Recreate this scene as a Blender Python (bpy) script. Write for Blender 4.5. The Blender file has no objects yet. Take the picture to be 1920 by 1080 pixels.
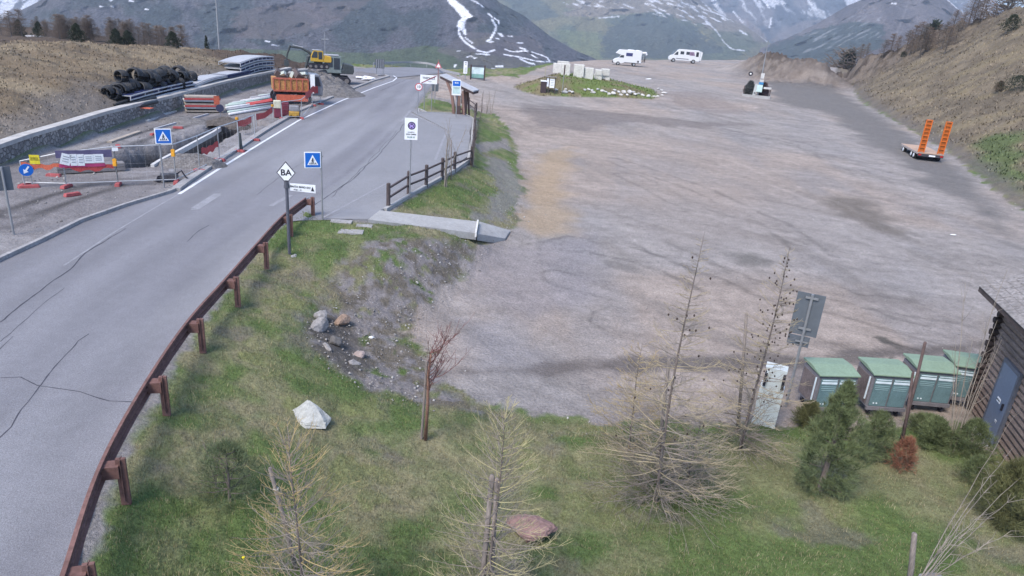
import bpy, bmesh, math, random
import numpy as np
from mathutils import Vector, Matrix, Euler
random.seed(7); RNG=np.random.default_rng(11)
S=bpy.context.scene; COL=S.collection; R=math.radians
# ---------------- camera, light, exposure ----------------
F=1300.0; CAMZ=8.5; PITCH=R(20.8); ROLL=R(4.5)
CP,SP=math.cos(PITCH),math.sin(PITCH)
FW=np.array([0,CP,-SP]); _r0=np.array([1.,0,0]); _u0=np.array([0,SP,CP])
RT=math.cos(ROLL)*_r0+math.sin(ROLL)*_u0; UP=-math.sin(ROLL)*_r0+math.cos(ROLL)*_u0
CAM=np.array([0,0,CAMZ])
cam=bpy.data.cameras.new('camera'); co=bpy.data.objects.new('camera',cam); COL.objects.link(co)
cam.sensor_width=36; cam.lens=36*F/1920; cam.clip_start=0.1; cam.clip_end=30000
co.matrix_world=Matrix([[RT[0],UP[0],-FW[0],0],[RT[1],UP[1],-FW[1],0],[RT[2],UP[2],-FW[2],CAMZ],[0,0,0,1]])
S.camera=co
W=bpy.data.worlds.new('World'); S.world=W; W.use_nodes=True
SUN_EL,SUN_AZ=R(52),R(215)          # azimuth clockwise from +Y
nt=W.node_tree; bg=nt.nodes['Background']; bg.inputs[1].default_value=0.13
sky=nt.nodes.new('ShaderNodeTexSky'); sky.sky_type='NISHITA'; sky.sun_disc=False
sky.sun_elevation=SUN_EL; sky.sun_rotation=SUN_AZ; sky.altitude=2200; sky.air_density=1.0; sky.dust_density=3.0; sky.ozone_density=1.0
nt.links.new(sky.outputs[0],bg.inputs[0])
sl=bpy.data.lights.new('sun','SUN'); sl.energy=1.9; sl.angle=R(24); sl.color=(1,.90,.78)
so=bpy.data.objects.new('sun',sl); COL.objects.link(so)
sd=Vector((math.sin(SUN_AZ)*math.cos(SUN_EL),math.cos(SUN_AZ)*math.cos(SUN_EL),math.sin(SUN_EL)))
so.rotation_euler=sd.to_track_quat('Z','Y').to_euler(); so.location=(0,0,60)
S.view_settings.view_transform='Standard'; S.view_settings.look='None'; S.view_settings.gamma=1; S.view_settings.use_curve_mapping=False
S.view_settings.exposure=1.5
# ---------------- projection helpers (photo pixel -> place) ----------------
def ray(px,py): return FW+RT*(px-960)/F-UP*(py-540)/F
def atz(px,py,z):
    d=ray(px,py); return CAM+d*((z-CAMZ)/d[2])
def atd(px,py,D):
    d=ray(px,py); return CAM+d*(D/math.hypot(d[0],d[1]))
def projv(P):
    d=P-CAM; w=d@FW; w=np.where(w<.1,.1,w)
    return 960+F*(d@RT)/w, 540-F*(d@UP)/w
# ---------------- noise ----------------
def _hash(i,j,s):
    h=(i.astype(np.int64)*374761393+j.astype(np.int64)*668265263+s*1442695041)&0xffffffff
    h=((h^(h>>13))*1274126177)&0xffffffff
    return ((h^(h>>16))&0xffffff)/float(0xffffff)
def vnoise(x,y,s=0):
    i=np.floor(x); j=np.floor(y); u=x-i; v=y-j; u=u*u*(3-2*u); v=v*v*(3-2*v)
    a=_hash(i,j,s); b=_hash(i+1,j,s); c=_hash(i,j+1,s); d=_hash(i+1,j+1,s)
    return (a*(1-u)+b*u)*(1-v)+(c*(1-u)+d*u)*v
def fbm(x,y,oct=4,s=0,g=.5):
    t=0;a=1;n=0
    for o in range(oct):
        t=t+a*vnoise(x,y,s+o*17); n+=a; a*=g; x=x*2.03+5.1; y=y*2.03+9.7
    return t/n
def seg_d(x,y,pts,closed=False):
    d=np.full(x.shape,1e9); P=list(pts)+([pts[0]] if closed else [])
    for a,b in zip(P[:-1],P[1:]):
        dx,dy=b[0]-a[0],b[1]-a[1]; L=dx*dx+dy*dy+1e-12
        t=np.clip(((x-a[0])*dx+(y-a[1])*dy)/L,0,1)
        d=np.minimum(d,np.hypot(x-a[0]-t*dx,y-a[1]-t*dy))
    return d
def inside(x,y,pts):
    c=np.zeros(x.shape,bool); n=len(pts)
    for k in range(n):
        x0,y0=pts[k][0],pts[k][1]; x1,y1=pts[k-1][0],pts[k-1][1]
        if y0==y1: continue
        m=((y0>y)!=(y1>y))&(x<(x1-x0)*(y-y0)/(y1-y0)+x0); c^=m
    return c
def sdist(x,y,pts):
    d=seg_d(x,y,pts,True); return np.where(inside(x,y,pts),d,-d)
def sstep(a,b,t):
    t=np.clip((t-a)/(b-a),0,1); return t*t*(3-2*t)
# ---------------- materials ----------------
MATS={}
def nd(t,k,**kw):
    n=t.nodes.new(k)
    for a,b in kw.items(): setattr(n,a,b)
    return n
def mat(name,col=(.5,.5,.5),rough=.8,var=((4,.15),),bump=None,metal=0,attr=None,spec=.3,dist=0,emit=None,stretch=None,alpha=None):
    """procedural material: base colour (or vertex colour 'attr') modulated by noise layers + bump"""
    if name in MATS: return MATS[name]
    m=bpy.data.materials.new(name); m.use_nodes=True; t=m.node_tree; b=t.nodes['Principled BSDF']; L=t.links.new
    b.inputs['Roughness'].default_value=rough; b.inputs['Metallic'].default_value=metal; b.inputs['Specular IOR Level'].default_value=spec
    tc=nd(t,'ShaderNodeTexCoord'); geo=nd(t,'ShaderNodeNewGeometry')
    pos=geo.outputs['Position'] if attr else tc.outputs['Object']
    if stretch:
        mp=nd(t,'ShaderNodeMapping'); mp.inputs['Scale'].default_value=stretch; L(pos,mp.inputs[0]); pos=mp.outputs[0]
    if attr:
        a=nd(t,'ShaderNodeAttribute',attribute_name=attr); cur=a.outputs['Color']
    else:
        c=nd(t,'ShaderNodeRGB'); c.outputs[0].default_value=(*col,1); cur=c.outputs[0]
    for sc,am in var:
        n=nd(t,'ShaderNodeTexNoise'); n.inputs['Scale'].default_value=sc; n.inputs['Detail'].default_value=3; n.inputs['Roughness'].default_value=.6
        L(pos,n.inputs['Vector'])
        mr=nd(t,'ShaderNodeMapRange'); mr.inputs[1].default_value=.3; mr.inputs[2].default_value=.7; mr.inputs[3].default_value=1-am; mr.inputs[4].default_value=1+am; mr.clamp=False
        L(n.outputs[0],mr.inputs[0])
        v=nd(t,'ShaderNodeVectorMath',operation='SCALE'); L(cur,v.inputs[0]); L(mr.outputs[0],v.inputs['Scale']); cur=v.outputs[0]
    L(cur,b.inputs['Base Color'])
    if bump:
        prev=None
        for sc,st,ds in (bump if isinstance(bump[0],tuple) else (bump,)):
            n=nd(t,'ShaderNodeTexNoise'); n.inputs['Scale'].default_value=sc; n.inputs['Detail'].default_value=4; L(pos,n.inputs['Vector'])
            bp=nd(t,'ShaderNodeBump'); bp.inputs['Strength'].default_value=st; bp.inputs['Distance'].default_value=ds
            L(n.outputs[0],bp.inputs['Height'])
            if prev: L(prev,bp.inputs['Normal'])
            prev=bp.outputs[0]
        L(prev,b.inputs['Normal'])
    if emit: b.inputs['Emission Color'].default_value=(*emit,1); b.inputs['Emission Strength'].default_value=1
    MATS[name]=m; return m
# ---------------- mesh building ----------------
def mesh_np(name,V,Fa,m,parent=None,smooth=False,col=None,loc=None):
    """Fa: (n,k) int array of equal-size faces"""
    me=bpy.data.meshes.new(name); V=np.asarray(V,np.float32); Fa=np.asarray(Fa,np.int32); n,k=Fa.shape
    me.vertices.add(len(V)); me.vertices.foreach_set('co',V.ravel())
    me.loops.add(n*k); me.loops.foreach_set('vertex_index',Fa.ravel())
    me.polygons.add(n); me.polygons.foreach_set('loop_start',np.arange(0,n*k,k,dtype=np.int32)); 
    me.update(calc_edges=True)
    if smooth: me.polygons.foreach_set('use_smooth',np.ones(n,bool))
    if col is not None:
        at=me.attributes.new('col','FLOAT_COLOR','POINT'); c=np.ones((len(V),4),np.float32); c[:,:3]=col; at.data.foreach_set('color',c.ravel())
    me.materials.append(m); o=bpy.data.objects.new(name,me); COL.objects.link(o)
    if parent: o.parent=parent
    if loc is not None: o.location=loc
    return o
class MB:
    def __init__(s): s.v=[]; s.f=[]
    def add(s,vs,fs):
        b=len(s.v); s.v+= [tuple(map(float,v)) for v in vs]; s.f+=[tuple(b+i for i in f) for f in fs]; return s
    def box(s,c,d,rz=0,M=None,taper=1.0):
        x,y,z=[q/2 for q in d]; vs=[]
        for k in (-1,1):
            t=taper if k>0 else 1
            for a,b in((-1,-1),(1,-1),(1,1),(-1,1)):
                vs.append(Vector((a*x*t,b*y*t,k*z)))
        m=Matrix.Translation(c)@(M if M else Matrix.Rotation(rz,4,'Z')); vs=[m@v for v in vs]
        return s.add(vs,[(3,2,1,0),(4,5,6,7),(0,1,5,4),(1,2,6,5),(2,3,7,6),(3,0,4,7)])
    def tube(s,pts,rad,n=8,cap=True):
        P=[Vector(p) for p in pts]; Rr=rad if hasattr(rad,'__len__') else [rad]*len(P); rings=[]; prev=None
        for i,p in enumerate(P):
            t=(P[min(i+1,len(P)-1)]-P[max(i-1,0)]).normalized()
            a=prev if prev and abs(prev.dot(t))<.95 else (Vector((0,0,1)) if abs(t.z)<.9 else Vector((1,0,0)))
            u=t.cross(a).normalized(); w=t.cross(u).normalized(); prev=a
            rings.append([p+(u*math.cos(2*math.pi*k/n)+w*math.sin(2*math.pi*k/n))*Rr[i] for k in range(n)])
        vs=[v for r in rings for v in r]; fs=[]
        for i in range(len(P)-1):
            for k in range(n):
                a=i*n+k; b=i*n+(k+1)%n; fs.append((a,b,b+n,a+n))
        if cap: fs.append(tuple(range(n-1,-1,-1))); fs.append(tuple((len(P)-1)*n+k for k in range(n)))
        return s.add(vs,fs)
    def prism(s,poly,h,M=None):
        """poly: 2D outline in local XZ, extruded along Y by h (centred)"""
        n=len(poly); m=M or Matrix.Identity(4)
        vs=[m@Vector((x,-h/2,z)) for x,z in poly]+[m@Vector((x,h/2,z)) for x,z in poly]
        fs=[tuple(range(n)),tuple(range(2*n-1,n-1,-1))]+[(i,i+n,(i+1)%n+n,(i+1)%n) for i in range(n)]
        return s.add(vs,fs)
    def slab(s,poly,z0,z1):
        n=len(poly); vs=[(p[0],p[1],z0) for p in poly]+[(p[0],p[1],z1) for p in poly]
        return s.add(vs,[tuple(range(n-1,-1,-1)),tuple(range(n,2*n))]+[(i,(i+1)%n,(i+1)%n+n,i+n) for i in range(n)])
    def disc(s,c,r,h,axis='Y',n=20,r2=None):
        c=Vector(c); d={'Y':Vector((0,1,0)),'X':Vector((1,0,0)),'Z':Vector((0,0,1))}[axis]
        return s.tube([c-d*h/2,c+d*h/2],[r,r2 if r2 is not None else r],n)
    def build(s,name,m,parent=None,loc=None,smooth=False,bevel=0):
        me=bpy.data.meshes.new(name); me.from_pydata(s.v,[],s.f); me.materials.append(m)
        bm=bmesh.new(); bm.from_mesh(me); bmesh.ops.recalc_face_normals(bm,faces=bm.faces); bm.to_mesh(me); bm.free()
        if smooth:
            for p in me.polygons: p.use_smooth=True
        o=bpy.data.objects.new(name,me); COL.objects.link(o)
        if parent: o.parent=parent
        if loc is not None: o.location=loc
        if bevel:
            md=o.modifiers.new('bevel','BEVEL'); md.width=bevel; md.segments=2; md.limit_method='ANGLE'
        return o
def tag(o,label=None,cat=None,group=None,kind=None):
    if label: o['label']=label
    if cat: o['category']=cat
    if group: o['group']=group
    if kind: o['kind']=kind
    return o
def thing(name,label,cat,loc=(0,0,0),rz=0,group=None,kind=None):
    o=bpy.data.objects.new(name,None); COL.objects.link(o); o.location=loc; o.rotation_euler=(0,0,rz); o.empty_display_size=.2
    return tag(o,label,cat,group,kind)
def copy_tree(o,parent=None,label=None,loc=None,rz=None,scale=None,rot=None):
    c=o.copy(); COL.objects.link(c)
    if parent is not None: c.parent=parent
    for ch in list(o.children): copy_tree(ch,c)
    if label: c['label']=label
    if loc is not None: c.location=loc
    if rz is not None: c.rotation_euler=(0,0,rz)
    if rot is not None: c.rotation_euler=rot
    if scale is not None: c.scale=scale if hasattr(scale,'__len__') else (scale,)*3
    return c
def text(body,size,m,parent,loc,rot=(math.pi/2,0,0),name='lettering',align='CENTER',bold=0.0,sx=1.0):
    cu=bpy.data.curves.new(name,'FONT'); cu.body=body; cu.size=size; cu.align_x=align; cu.align_y='CENTER'; cu.extrude=.002; cu.offset=bold; cu.resolution_u=2
    t=bpy.data.objects.new('tmp',cu); COL.objects.link(t); bpy.context.view_layer.update()
    dg=bpy.context.evaluated_depsgraph_get(); me=bpy.data.meshes.new_from_object(t.evaluated_get(dg)); me.name=name
    bpy.data.objects.remove(t); me.materials.clear(); me.materials.append(m)
    o=bpy.data.objects.new(name,me); COL.objects.link(o); o.parent=parent; o.location=loc; o.rotation_euler=rot; o.scale=(sx,1,1); return o
# ================= TERRAIN =================
RZ=1.0; LZ=-0.6                      # road level, lot level
def lotz(y): return LZ+3.0*sstep(28,140,np.asarray(y,float))*1.0
def lot_at(px,py):
    z=LZ
    for _ in range(30):
        p=atz(px,py,z); z=.5*z+.5*float(lotz(p[1]))
    return atz(px,py,z)
def Z(px_list,z): return [atz(a,b,z) for a,b in px_list]
# outline of the asphalt (road + pull-in + bus bay), anticlockwise from the bottom
ROAD_R=[(138,1090),(158,1000),(182,920),(205,860),(245,790),(290,715),(365,600),(430,515),(490,447),(545,402),(580,384),(606,408),(640,410),(690,411),(722,392),(765,366),(800,346),(850,318),(880,298),(885,250),(890,222),(868,214),(800,212),(778,204),(788,188),(805,165),(822,146),(838,136)]
ROAD_L=[(735,146),(700,157),(640,179),(560,214),(500,249),(420,300),(345,350),(318,362),(235,387),(150,417),(80,452),(0,489),(-120,545)]
road_r=Z(ROAD_R,RZ); road_l=Z(ROAD_L,RZ)
near_r=np.array([-4.6,0.5,RZ]); near_l=np.array([-17,-6,RZ])
FAR_ROAD=[(820,129),(770,126),(720,126),(690,128),(640,126)]
far_road=Z(FAR_ROAD,RZ)
road_poly=[near_l,near_r]+road_r+far_road[:4]+Z([(716,138)],RZ)+road_l
# construction yard
wall_base=Z([(-160,345),(0,310),(60,290),(125,270),(200,245),(273,225),(325,210),(417,180),(463,167),(517,154),(547,146)],RZ)
yard_poly=wall_base+Z([(575,128),(650,122),(700,130)],RZ)+road_l
# lot outline
LOT_L=[(1000,790),(900,770),(835,720),(815,665),(775,630),(790,585),(850,530),(890,480),(920,448),(955,430),(975,400),(985,360),(975,330),(965,280),(955,240),(925,215)]
lot_l=[lot_at(a,b) for a,b in LOT_L]
LOT_T=[(905,196),(880,176),(862,160),(850,150)]
lot_t=[lot_at(a,b) for a,b in LOT_T]
LOT_F=[(900,150),(960,150),(1010,128),(1052,116),(1110,112),(1200,112),(1300,112),(1400,112),(1500,116),(1570,124)]
lot_f=[lot_at(a,b) for a,b in LOT_F]
LOT_R=[(1590,155),(1612,190),(1660,218),(1700,240),(1760,275),(1800,302),(1850,345),(1890,378),(1935,405),(2020,470),(2120,560)]
lot_r=[lot_at(a,b) for a,b in LOT_R]
LOT_N=[(2120,700),(1900,760),(1850,850),(1790,800),(1640,795),(1500,790),(1450,800),(1300,795),(1100,797)]
lot_n=[lot_at(a,b) for a,b in LOT_N]
lot_poly=lot_l+lot_t+lot_f+lot_r+lot_n
GX0,GX1,GY0,GY1,GS=-190,200,-20,290,0.5
gx=np.arange(GX0,GX1+GS/2,GS); gy=np.arange(GY0,GY1+GS/2,GS); NX,NY=len(gx),len(gy)
XX,YY=np.meshgrid(gx,gy)
H=np.full((NY,NX),np.nan)
H[inside(XX,YY,lot_poly)]=0
m=inside(XX,YY,lot_poly); H[m]=lotz(YY[m])
m=inside(XX,YY,road_poly)|inside(XX,YY,yard_poly); H[m]=RZ
def constrain(line,closed=False):
    P=[np.asarray(p,float) for p in line]
    for a,b in zip(P[:-1],P[1:]):
        n=max(2,int(np.hypot(*(b-a)[:2])/(GS*.5)))
        for t in np.linspace(0,1,n):
            p=a+(b-a)*t; i=int(round((p[0]-GX0)/GS)); j=int(round((p[1]-GY0)/GS))
            if 0<=i<NX and 0<=j<NY: H[j,i]=p[2]
# brown hill behind the stone wall
WALLH=1.05
def wf(y): return float(np.interp(y,[26,33,45],[.62,.85,1.0]))
def off(line,d):     # shift a polyline sideways in plan (to the left of travel for +d)
    P=[np.asarray(p,float) for p in line]; o=[]
    for i,p in enumerate(P):
        t=P[min(i+1,len(P)-1)]-P[max(i-1,0)]; t=t/np.hypot(t[0],t[1]); o.append(p+np.array([-t[1],t[0],0])*d)
    return o
hb=[p+np.array([0,0,WALLH*wf(p[1])-.12]) for p in off(wall_base,.7)]
constrain(hb)
constrain([atd(-200,140,55),atd(-80,105,58),atd(0,90,60),atd(60,86,64),atd(150,78,70),atd(230,77,74),atd(300,80,78),atd(340,90,80),atd(400,97,84),atd(470,101,92),atd(530,106,98)])
constrain([atd(552,121,93),atd(590,121,96),atz(640,122,1.4)])
# slope between wall and ridge
constrain([atd(-150,215,44),atd(0,188,46),atd(150,150,52),atd(280,118,62),atd(400,116,74),atd(500,121,88)])
# second plateau with the larches
constrain([atd(-150,75,120),atd(0,66,125),atd(150,76,130),atd(300,90,135),atd(400,98,140)])
constrain([atd(-150,42,185),atd(0,48,190),(atd(150,60,190)),atd(300,82,190),atd(390,92,190)])
# the ground falls away to the valley behind everything
constrain([atd(400,120,200),atd(560,160,170),atd(700,165,150),atd(850,190,150),atd(960,190,155),atd(1100,150,190),atd(1300,150,200),atd(1500,170,200)])
constrain([np.array([-190,290,-20]),np.array([0,290,-70]),np.array([120,290,-50]),np.array([200,290,-10])])
# right hillside
RIDGE=[(1570,120,165),(1605,107,160),(1682,92,155),(1736,68,152),(1784,50,148),(1841,36,143),(1883,25,140),(1925,14,136),(2050,-40,125),(2300,-120,112)]
constrain([atd(*p) for p in RIDGE])
constrain([np.array([200,100,42.]),np.array([200,180,30.]),np.array([140,200,4.])])
# near bank: grass strip between the guard rail, the ditch and the lot
constrain(Z([(640,560),(590,600),(560,660),(600,740),(640,860)],.72)[:1]+[atz(590,590,.55),atz(560,640,.6),atz(590,720,.35),atz(680,800,-.1),atz(800,840,-.3)])
constrain([atz(630,600,.05),atz(660,660,-.2),atz(720,700,-.45)])
constrain([atz(620,470,.9),atz(740,470,.75),atz(840,460,.35)])
constrain([atz(420,1000,.45),atz(600,1000,.1),atz(900,1000,-.1),atz(1200,960,-.2),atz(1500,900,-.4),atz(1800,900,-.5)])
constrain([np.array([-2,2,.3]),np.array([4,2,0]),np.array([10,4,-.1]),np.array([30,4,.3]),np.array([60,20,3.])])
constrain([atz(770,400,.85),atz(860,350,.75),atz(900,280,.75),atz(905,230,.8)])
constrain([atz(700,402,.97),atz(800,412,.66),atz(892,426,.29),atz(950,437,-.50)])
constrain([atz(720,392,.97),atz(800,400,.66),atz(895,412,.29)])
constrain([atz(690,413,.97),atz(800,427,.64),atz(892,440,.26)])
# --- membrane fill, coarse to fine
def fill(Hc):
    ny,nx=Hc.shape
    if min(ny,nx)<=24:
        U=np.where(np.isnan(Hc),np.nanmean(Hc),Hc); it=400
    else:
        n2,m2=(ny+1)//2,(nx+1)//2; Cs=np.zeros((n2,m2)); Cn=np.zeros((n2,m2))
        for dj in (0,1):
            for di in (0,1):
                s=Hc[dj::2,di::2]; k=~np.isnan(s); Cs[:s.shape[0],:s.shape[1]][k]+=s[k]; Cn[:s.shape[0],:s.shape[1]][k]+=1
        C=np.where(Cn>0,Cs/np.maximum(Cn,1),np.nan); Uc=fill(C)
        U=np.repeat(np.repeat(Uc,2,0),2,1)[:ny,:nx]; it=60
    fx=~np.isnan(Hc); U[fx]=Hc[fx]
    for _ in range(it):
        P=np.pad(U,1,mode='edge'); U=(P[:-2,1:-1]+P[2:,1:-1]+P[1:-1,:-2]+P[1:-1,2:])/4; U[fx]=Hc[fx]
    return U
G=fill(H)
hard=inside(XX,YY,road_poly)|inside(XX,YY,yard_poly)
for _ in range(3):
    P=np.pad(G,1,mode='edge'); B=(P[:-2,1:-1]+P[2:,1:-1]+P[1:-1,:-2]+P[1:-1,2:]+4*G)/8; G=np.where(hard,G,B)
# island mound, earth mounds at the far end
def bump_at(px,py,D,h,rx,ry,rot=0):
    global G
    p=atd(px,py,D); dx=XX-p[0]; dy=YY-p[1]; c,s=math.cos(rot),math.sin(rot)
    u=(dx*c+dy*s)/rx; v=(-dx*s+dy*c)/ry; G=G+h*np.exp(-(u*u+v*v))
ISL=[(958,163),(975,172),(1010,181),(1080,183),(1160,184),(1225,187),(1240,181),(1228,168),(1170,155),(1110,150),(1040,147),(990,152)]
isl=[lot_at(a,b) for a,b in ISL]
d=sdist(XX,YY,isl); G=G+np.where(d>0,1.7*sstep(0,5.0,d)*(.62+.38*np.tanh((9-XX)/6)),0)
for a in [(1375,112,168,1.3,4,4),(1425,118,160,3.2,6,4),(1462,122,155,3.6,5,4.5),(1500,126,150,3.5,6,4),(1540,132,146,2.4,6,4)]: bump_at(*a)
# the open trench
PIT=[(232,312),(345,300),(372,285),(440,243),(500,232),(470,222),(420,226),(330,258),(262,268),(228,290)]
pit=Z(PIT,RZ)
d=sdist(XX,YY,pit); G=G-np.where(d>-.3,2.1*sstep(-.3,.9,d),0)
def hgt(x,y):
    u=(np.asarray(x,float)-GX0)/GS; v=(np.asarray(y,float)-GY0)/GS
    u=np.clip(u,0,NX-1.001); v=np.clip(v,0,NY-1.001); i=u.astype(int); j=v.astype(int); a=u-i; b=v-j
    return (G[j,i]*(1-a)+G[j,i+1]*a)*(1-b)+(G[j+1,i]*(1-a)+G[j+1,i+1]*a)*b
def at(px,py):
    """first hit of the terrain under a photo pixel"""
    d=ray(px,py); n=math.hypot(d[0],d[1]); t=np.geomspace(3,340,6000)/n
    z=CAMZ+d[2]*t; h=hgt(d[0]*t,d[1]*t); k=np.argmax(z<h)
    if not (z<h).any(): k=len(t)-1
    return np.array([d[0]*t[k],d[1]*t[k],float(hgt(d[0]*t[k],d[1]*t[k]))])
def top(b,py):
    """height above base b so that a vertical there reaches photo row py"""
    lo,hi=0.0,min(60.0,8.5-b[2]+2.0*math.hypot(b[0],b[1]))
    for _ in range(40):
        m=(lo+hi)/2; w=np.array([b[0],b[1],b[2]+m])-CAM; y=540-F*(w@UP)/(w@FW)
        if y>py: lo=m
        else: hi=m
    return lo
def pxm(b): return F/((np.asarray(b)-CAM)@FW)      # photo pixels per metre at b
def W2(pl): return [at(a,b) for a,b in pl]
# ---- ground sheet (polar grid round the camera foot) ----
azs=np.radians(np.arange(-62,62.01,.115)); rr=np.geomspace(1.5,285,820)
A,Rr=np.meshgrid(azs,rr); X=Rr*np.sin(A); Y=Rr*np.cos(A)
Zg=hgt(X,Y)
sd_road=sdist(X,Y,road_poly); sd_lot=sdist(X,Y,lot_poly); sd_yard=sdist(X,Y,yard_poly); sd_pit=sdist(X,Y,pit); sd_isl=sdist(X,Y,isl)
wild=(1-sstep(-.1,.3,sd_road))*(1-sstep(-.6,.3,sd_lot))
n1=fbm(X*.8,Y*.8,5,3)-.5; n2=fbm(X*4,Y*4,4,9)-.5; n0=fbm(X*.12,Y*.12,4,5)-.5
rough=np.where(sd_yard>0,.25,1.0); rough=np.where(sd_pit>-.3,2.2,rough)
farm=sstep(35,75,Rr)
Zg=Zg+wild*rough*sstep(-.05,-1.0,sd_road)*(n1*.28+n2*.10+sstep(.3,6,seg_d(X,Y,hb))*(farm*n1*.5+farm*n0*1.2)*(1-sstep(-.5,.5,sd_yard)))
Zg=Zg+sstep(0,.8,sd_lot)*(n0*.10+n1*.03)*(1-sstep(0,.3,sd_isl))
Zg=Zg-np.where(sd_road>.05,.06,0)
ramp=[atz(690,411,RZ+.03),atz(893,437,.33),atz(950,446,-.45),atz(957,432,-.45),atz(896,415,.33),atz(712,394,RZ+.03)]
Zg=Zg-.16*sstep(-.08,.12,sdist(X,Y,ramp))
hills=(sstep(120,160,Rr)*sstep(1300,1380,960+F*np.tan(A))*(Rr<175))
Zg=Zg+hills*(n1*3.2+n2*1.4+n0*3)*.7
# ---- ground colours: what each patch of ground is made of, with shade painted into the trench ----
def C(*c): return np.array(c,float)
def mix(a,b,t): return a*(1-t[...,None])+b*t[...,None]
def blob(pl,soft=1.0,ns=.8,fr=.6,seed=1):
    P=W2(pl) if not isinstance(pl[0],np.ndarray) else pl
    s=sdist(X,Y,P)+(fbm(X*fr,Y*fr,4,seed)-.5)*ns*4
    return sstep(-soft,soft,s)
big=fbm(X*.25,Y*.25,4,21); med=fbm(X*1.3,Y*1.3,4,31); fin=fbm(X*7,Y*7,3,41)
green=C(.098,.142,.050); dry=C(.215,.20,.125); dirt=C(.165,.145,.13)
col=mix(np.broadcast_to(green,X.shape+(3,)),dry,sstep(.42,.66,.5*big+.5*med))
col=mix(col,C(.12,.165,.045)*np.ones(3),sstep(.6,.75,med)*.5)
col=mix(col,dirt,sstep(.60,.75,fbm(X*.9,Y*.9,5,51))*.6)
# dry turf further right and along the near lot edge
col=mix(col,dry*1.05,blob([(1060,850),(1500,830),(1850,870),(1900,1000),(1700,980),(1450,960),(1100,900)],.8,.8,1,61)*.55)
col=mix(col,dry*1.1,blob([(700,840),(900,860),(980,900),(760,960),(640,900)],.8,.8,1,62)*.5)
# bare bank
gravelbank=C(.20,.185,.185)
bankm=blob([(690,455),(850,445),(905,470),(860,530),(800,590),(760,640),(820,690),(840,730),(940,790),(700,740),(620,690),(560,610),(600,580),(640,520)],.35,.35,1.2,63)
col=mix(col,mix(gravelbank*np.ones(3),C(.135,.12,.10)*np.ones(3),sstep(.4,.6,fbm(X*3,Y*3,4,64))),bankm*sstep(.34,.5,fbm(X*2.2,Y*2.2,4,66)+.1))
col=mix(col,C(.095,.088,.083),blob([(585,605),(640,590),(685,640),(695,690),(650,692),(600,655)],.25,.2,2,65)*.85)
col=mix(col,C(.21,.20,.195),blob([(905,290),(950,300),(985,370),(940,420),(890,410),(930,360)],.3,.3,1.5,67)*.8)
col=mix(col,C(.22,.205,.2),blob([(890,270),(950,262),(960,282),(900,286)],.2,.15,2,68)*.9)
# gravel lot
g0=C(.275,.255,.255); lotc=mix(g0*np.ones(3),C(.305,.262,.243)*np.ones(3),sstep(.35,.65,fbm(X*.09,Y*.09,4,71)))
lotc=mix(lotc,C(.235,.225,.235)*np.ones(3),sstep(.5,.75,fbm(X*.35+3,Y*.12,5,72))*.6)
_a=at(1150,330); _b=at(1700,520); _th=math.atan2(_b[1]-_a[1],_b[0]-_a[0]); _u=X*math.cos(_th)+Y*math.sin(_th); _v=-X*math.sin(_th)+Y*math.cos(_th)+1.5*(fbm(X*.05,Y*.05,3,170)-.5)*8
lotc=lotc*(1+.30*(fbm(_u*.16,_v*1.3,5,73)-.5)+.22*(fbm(X*.15,Y*.8,5,173)-.5)+.38*(fbm(X*.7,Y*1.9,4,174)-.5)+.22*(fbm(X*3.5,Y*3.5,3,176)-.5))[...,None]
lotc=mix(lotc,C(.17,.155,.15),sstep(.60,.70,fbm(_u*.10,_v*.9,5,175))*.35)
def patch(pl,c,k,soft=.8,ns=.6,fr=.5,seed=5):
    global lotc
    lotc=mix(lotc,C(*c),blob(pl,soft,ns,fr,seed)*k)
patch([(1010,290),(1070,275),(1075,330),(1050,380),(1090,400),(1070,440),(1000,435),(960,420),(985,370)],(.35,.26,.165),.6,.9,.5,.8,74)
patch([(1130,240),(1400,270),(1500,330),(1450,460),(1250,450),(1120,380),(1080,300)],(.29,.25,.235),.35,3,1,.3,75)
patch([(1545,365),(1620,370),(1700,440),(1705,455),(1640,430),(1560,395)],(.14,.125,.115),.8,1.0,.5,.8,76)
patch([(1370,478),(1410,475),(1445,488),(1430,500),(1385,495)],(.15,.142,.138),.75,.4,.25,1.5,77)
patch([(1130,488),(1170,492),(1215,514),(1190,512),(1140,500)],(.15,.14,.14),.6,.25,.2,1.5,78)
patch([(1636,630),(1660,632),(1700,652),(1690,657),(1650,642)],(.09,.085,.08),.9,.08,.06,3,79)
patch([(1665,668),(1678,670),(1672,677),(1662,674)],(.09,.085,.08),.9,.05,.04,3,80)
patch([(980,195),(1150,210),(1230,218),(1410,235),(1350,240),(1180,232),(1100,250),(1000,235)],(.16,.142,.142),.7,1.0,1.2,.35,81)
patch([(1250,170),(1340,175),(1400,215),(1330,215),(1270,200)],(.21,.18,.175),.6,1.5,1.2,.4,82)
patch([(1430,150),(1560,160),(1640,215),(1760,290),(1850,360),(1900,420),(1900,460),(1790,370),(1660,290),(1540,210),(1450,190)],(.14,.136,.140),.85,1.3,1.0,.4,83)
patch([(780,690),(1000,690),(1200,672),(1500,668),(1850,640),(1850,655),(1500,688),(1200,694),(1000,702),(830,705)],(.135,.12,.118),.95,.3,.3,.8,84)
patch([(880,460),(1100,440),(1130,560),(1000,600),(880,560)],(.225,.215,.245),.5,1.0,.6,.6,85)
patch([(830,590),(960,600),(1020,700),(900,690)],(.25,.25,.29),.4,.8,.5,.6,86)
patch([(1000,770),(1200,775),(1200,800),(1000,800),(900,775)],(.20,.18,.185),.5,.3,.2,1,87)
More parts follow.
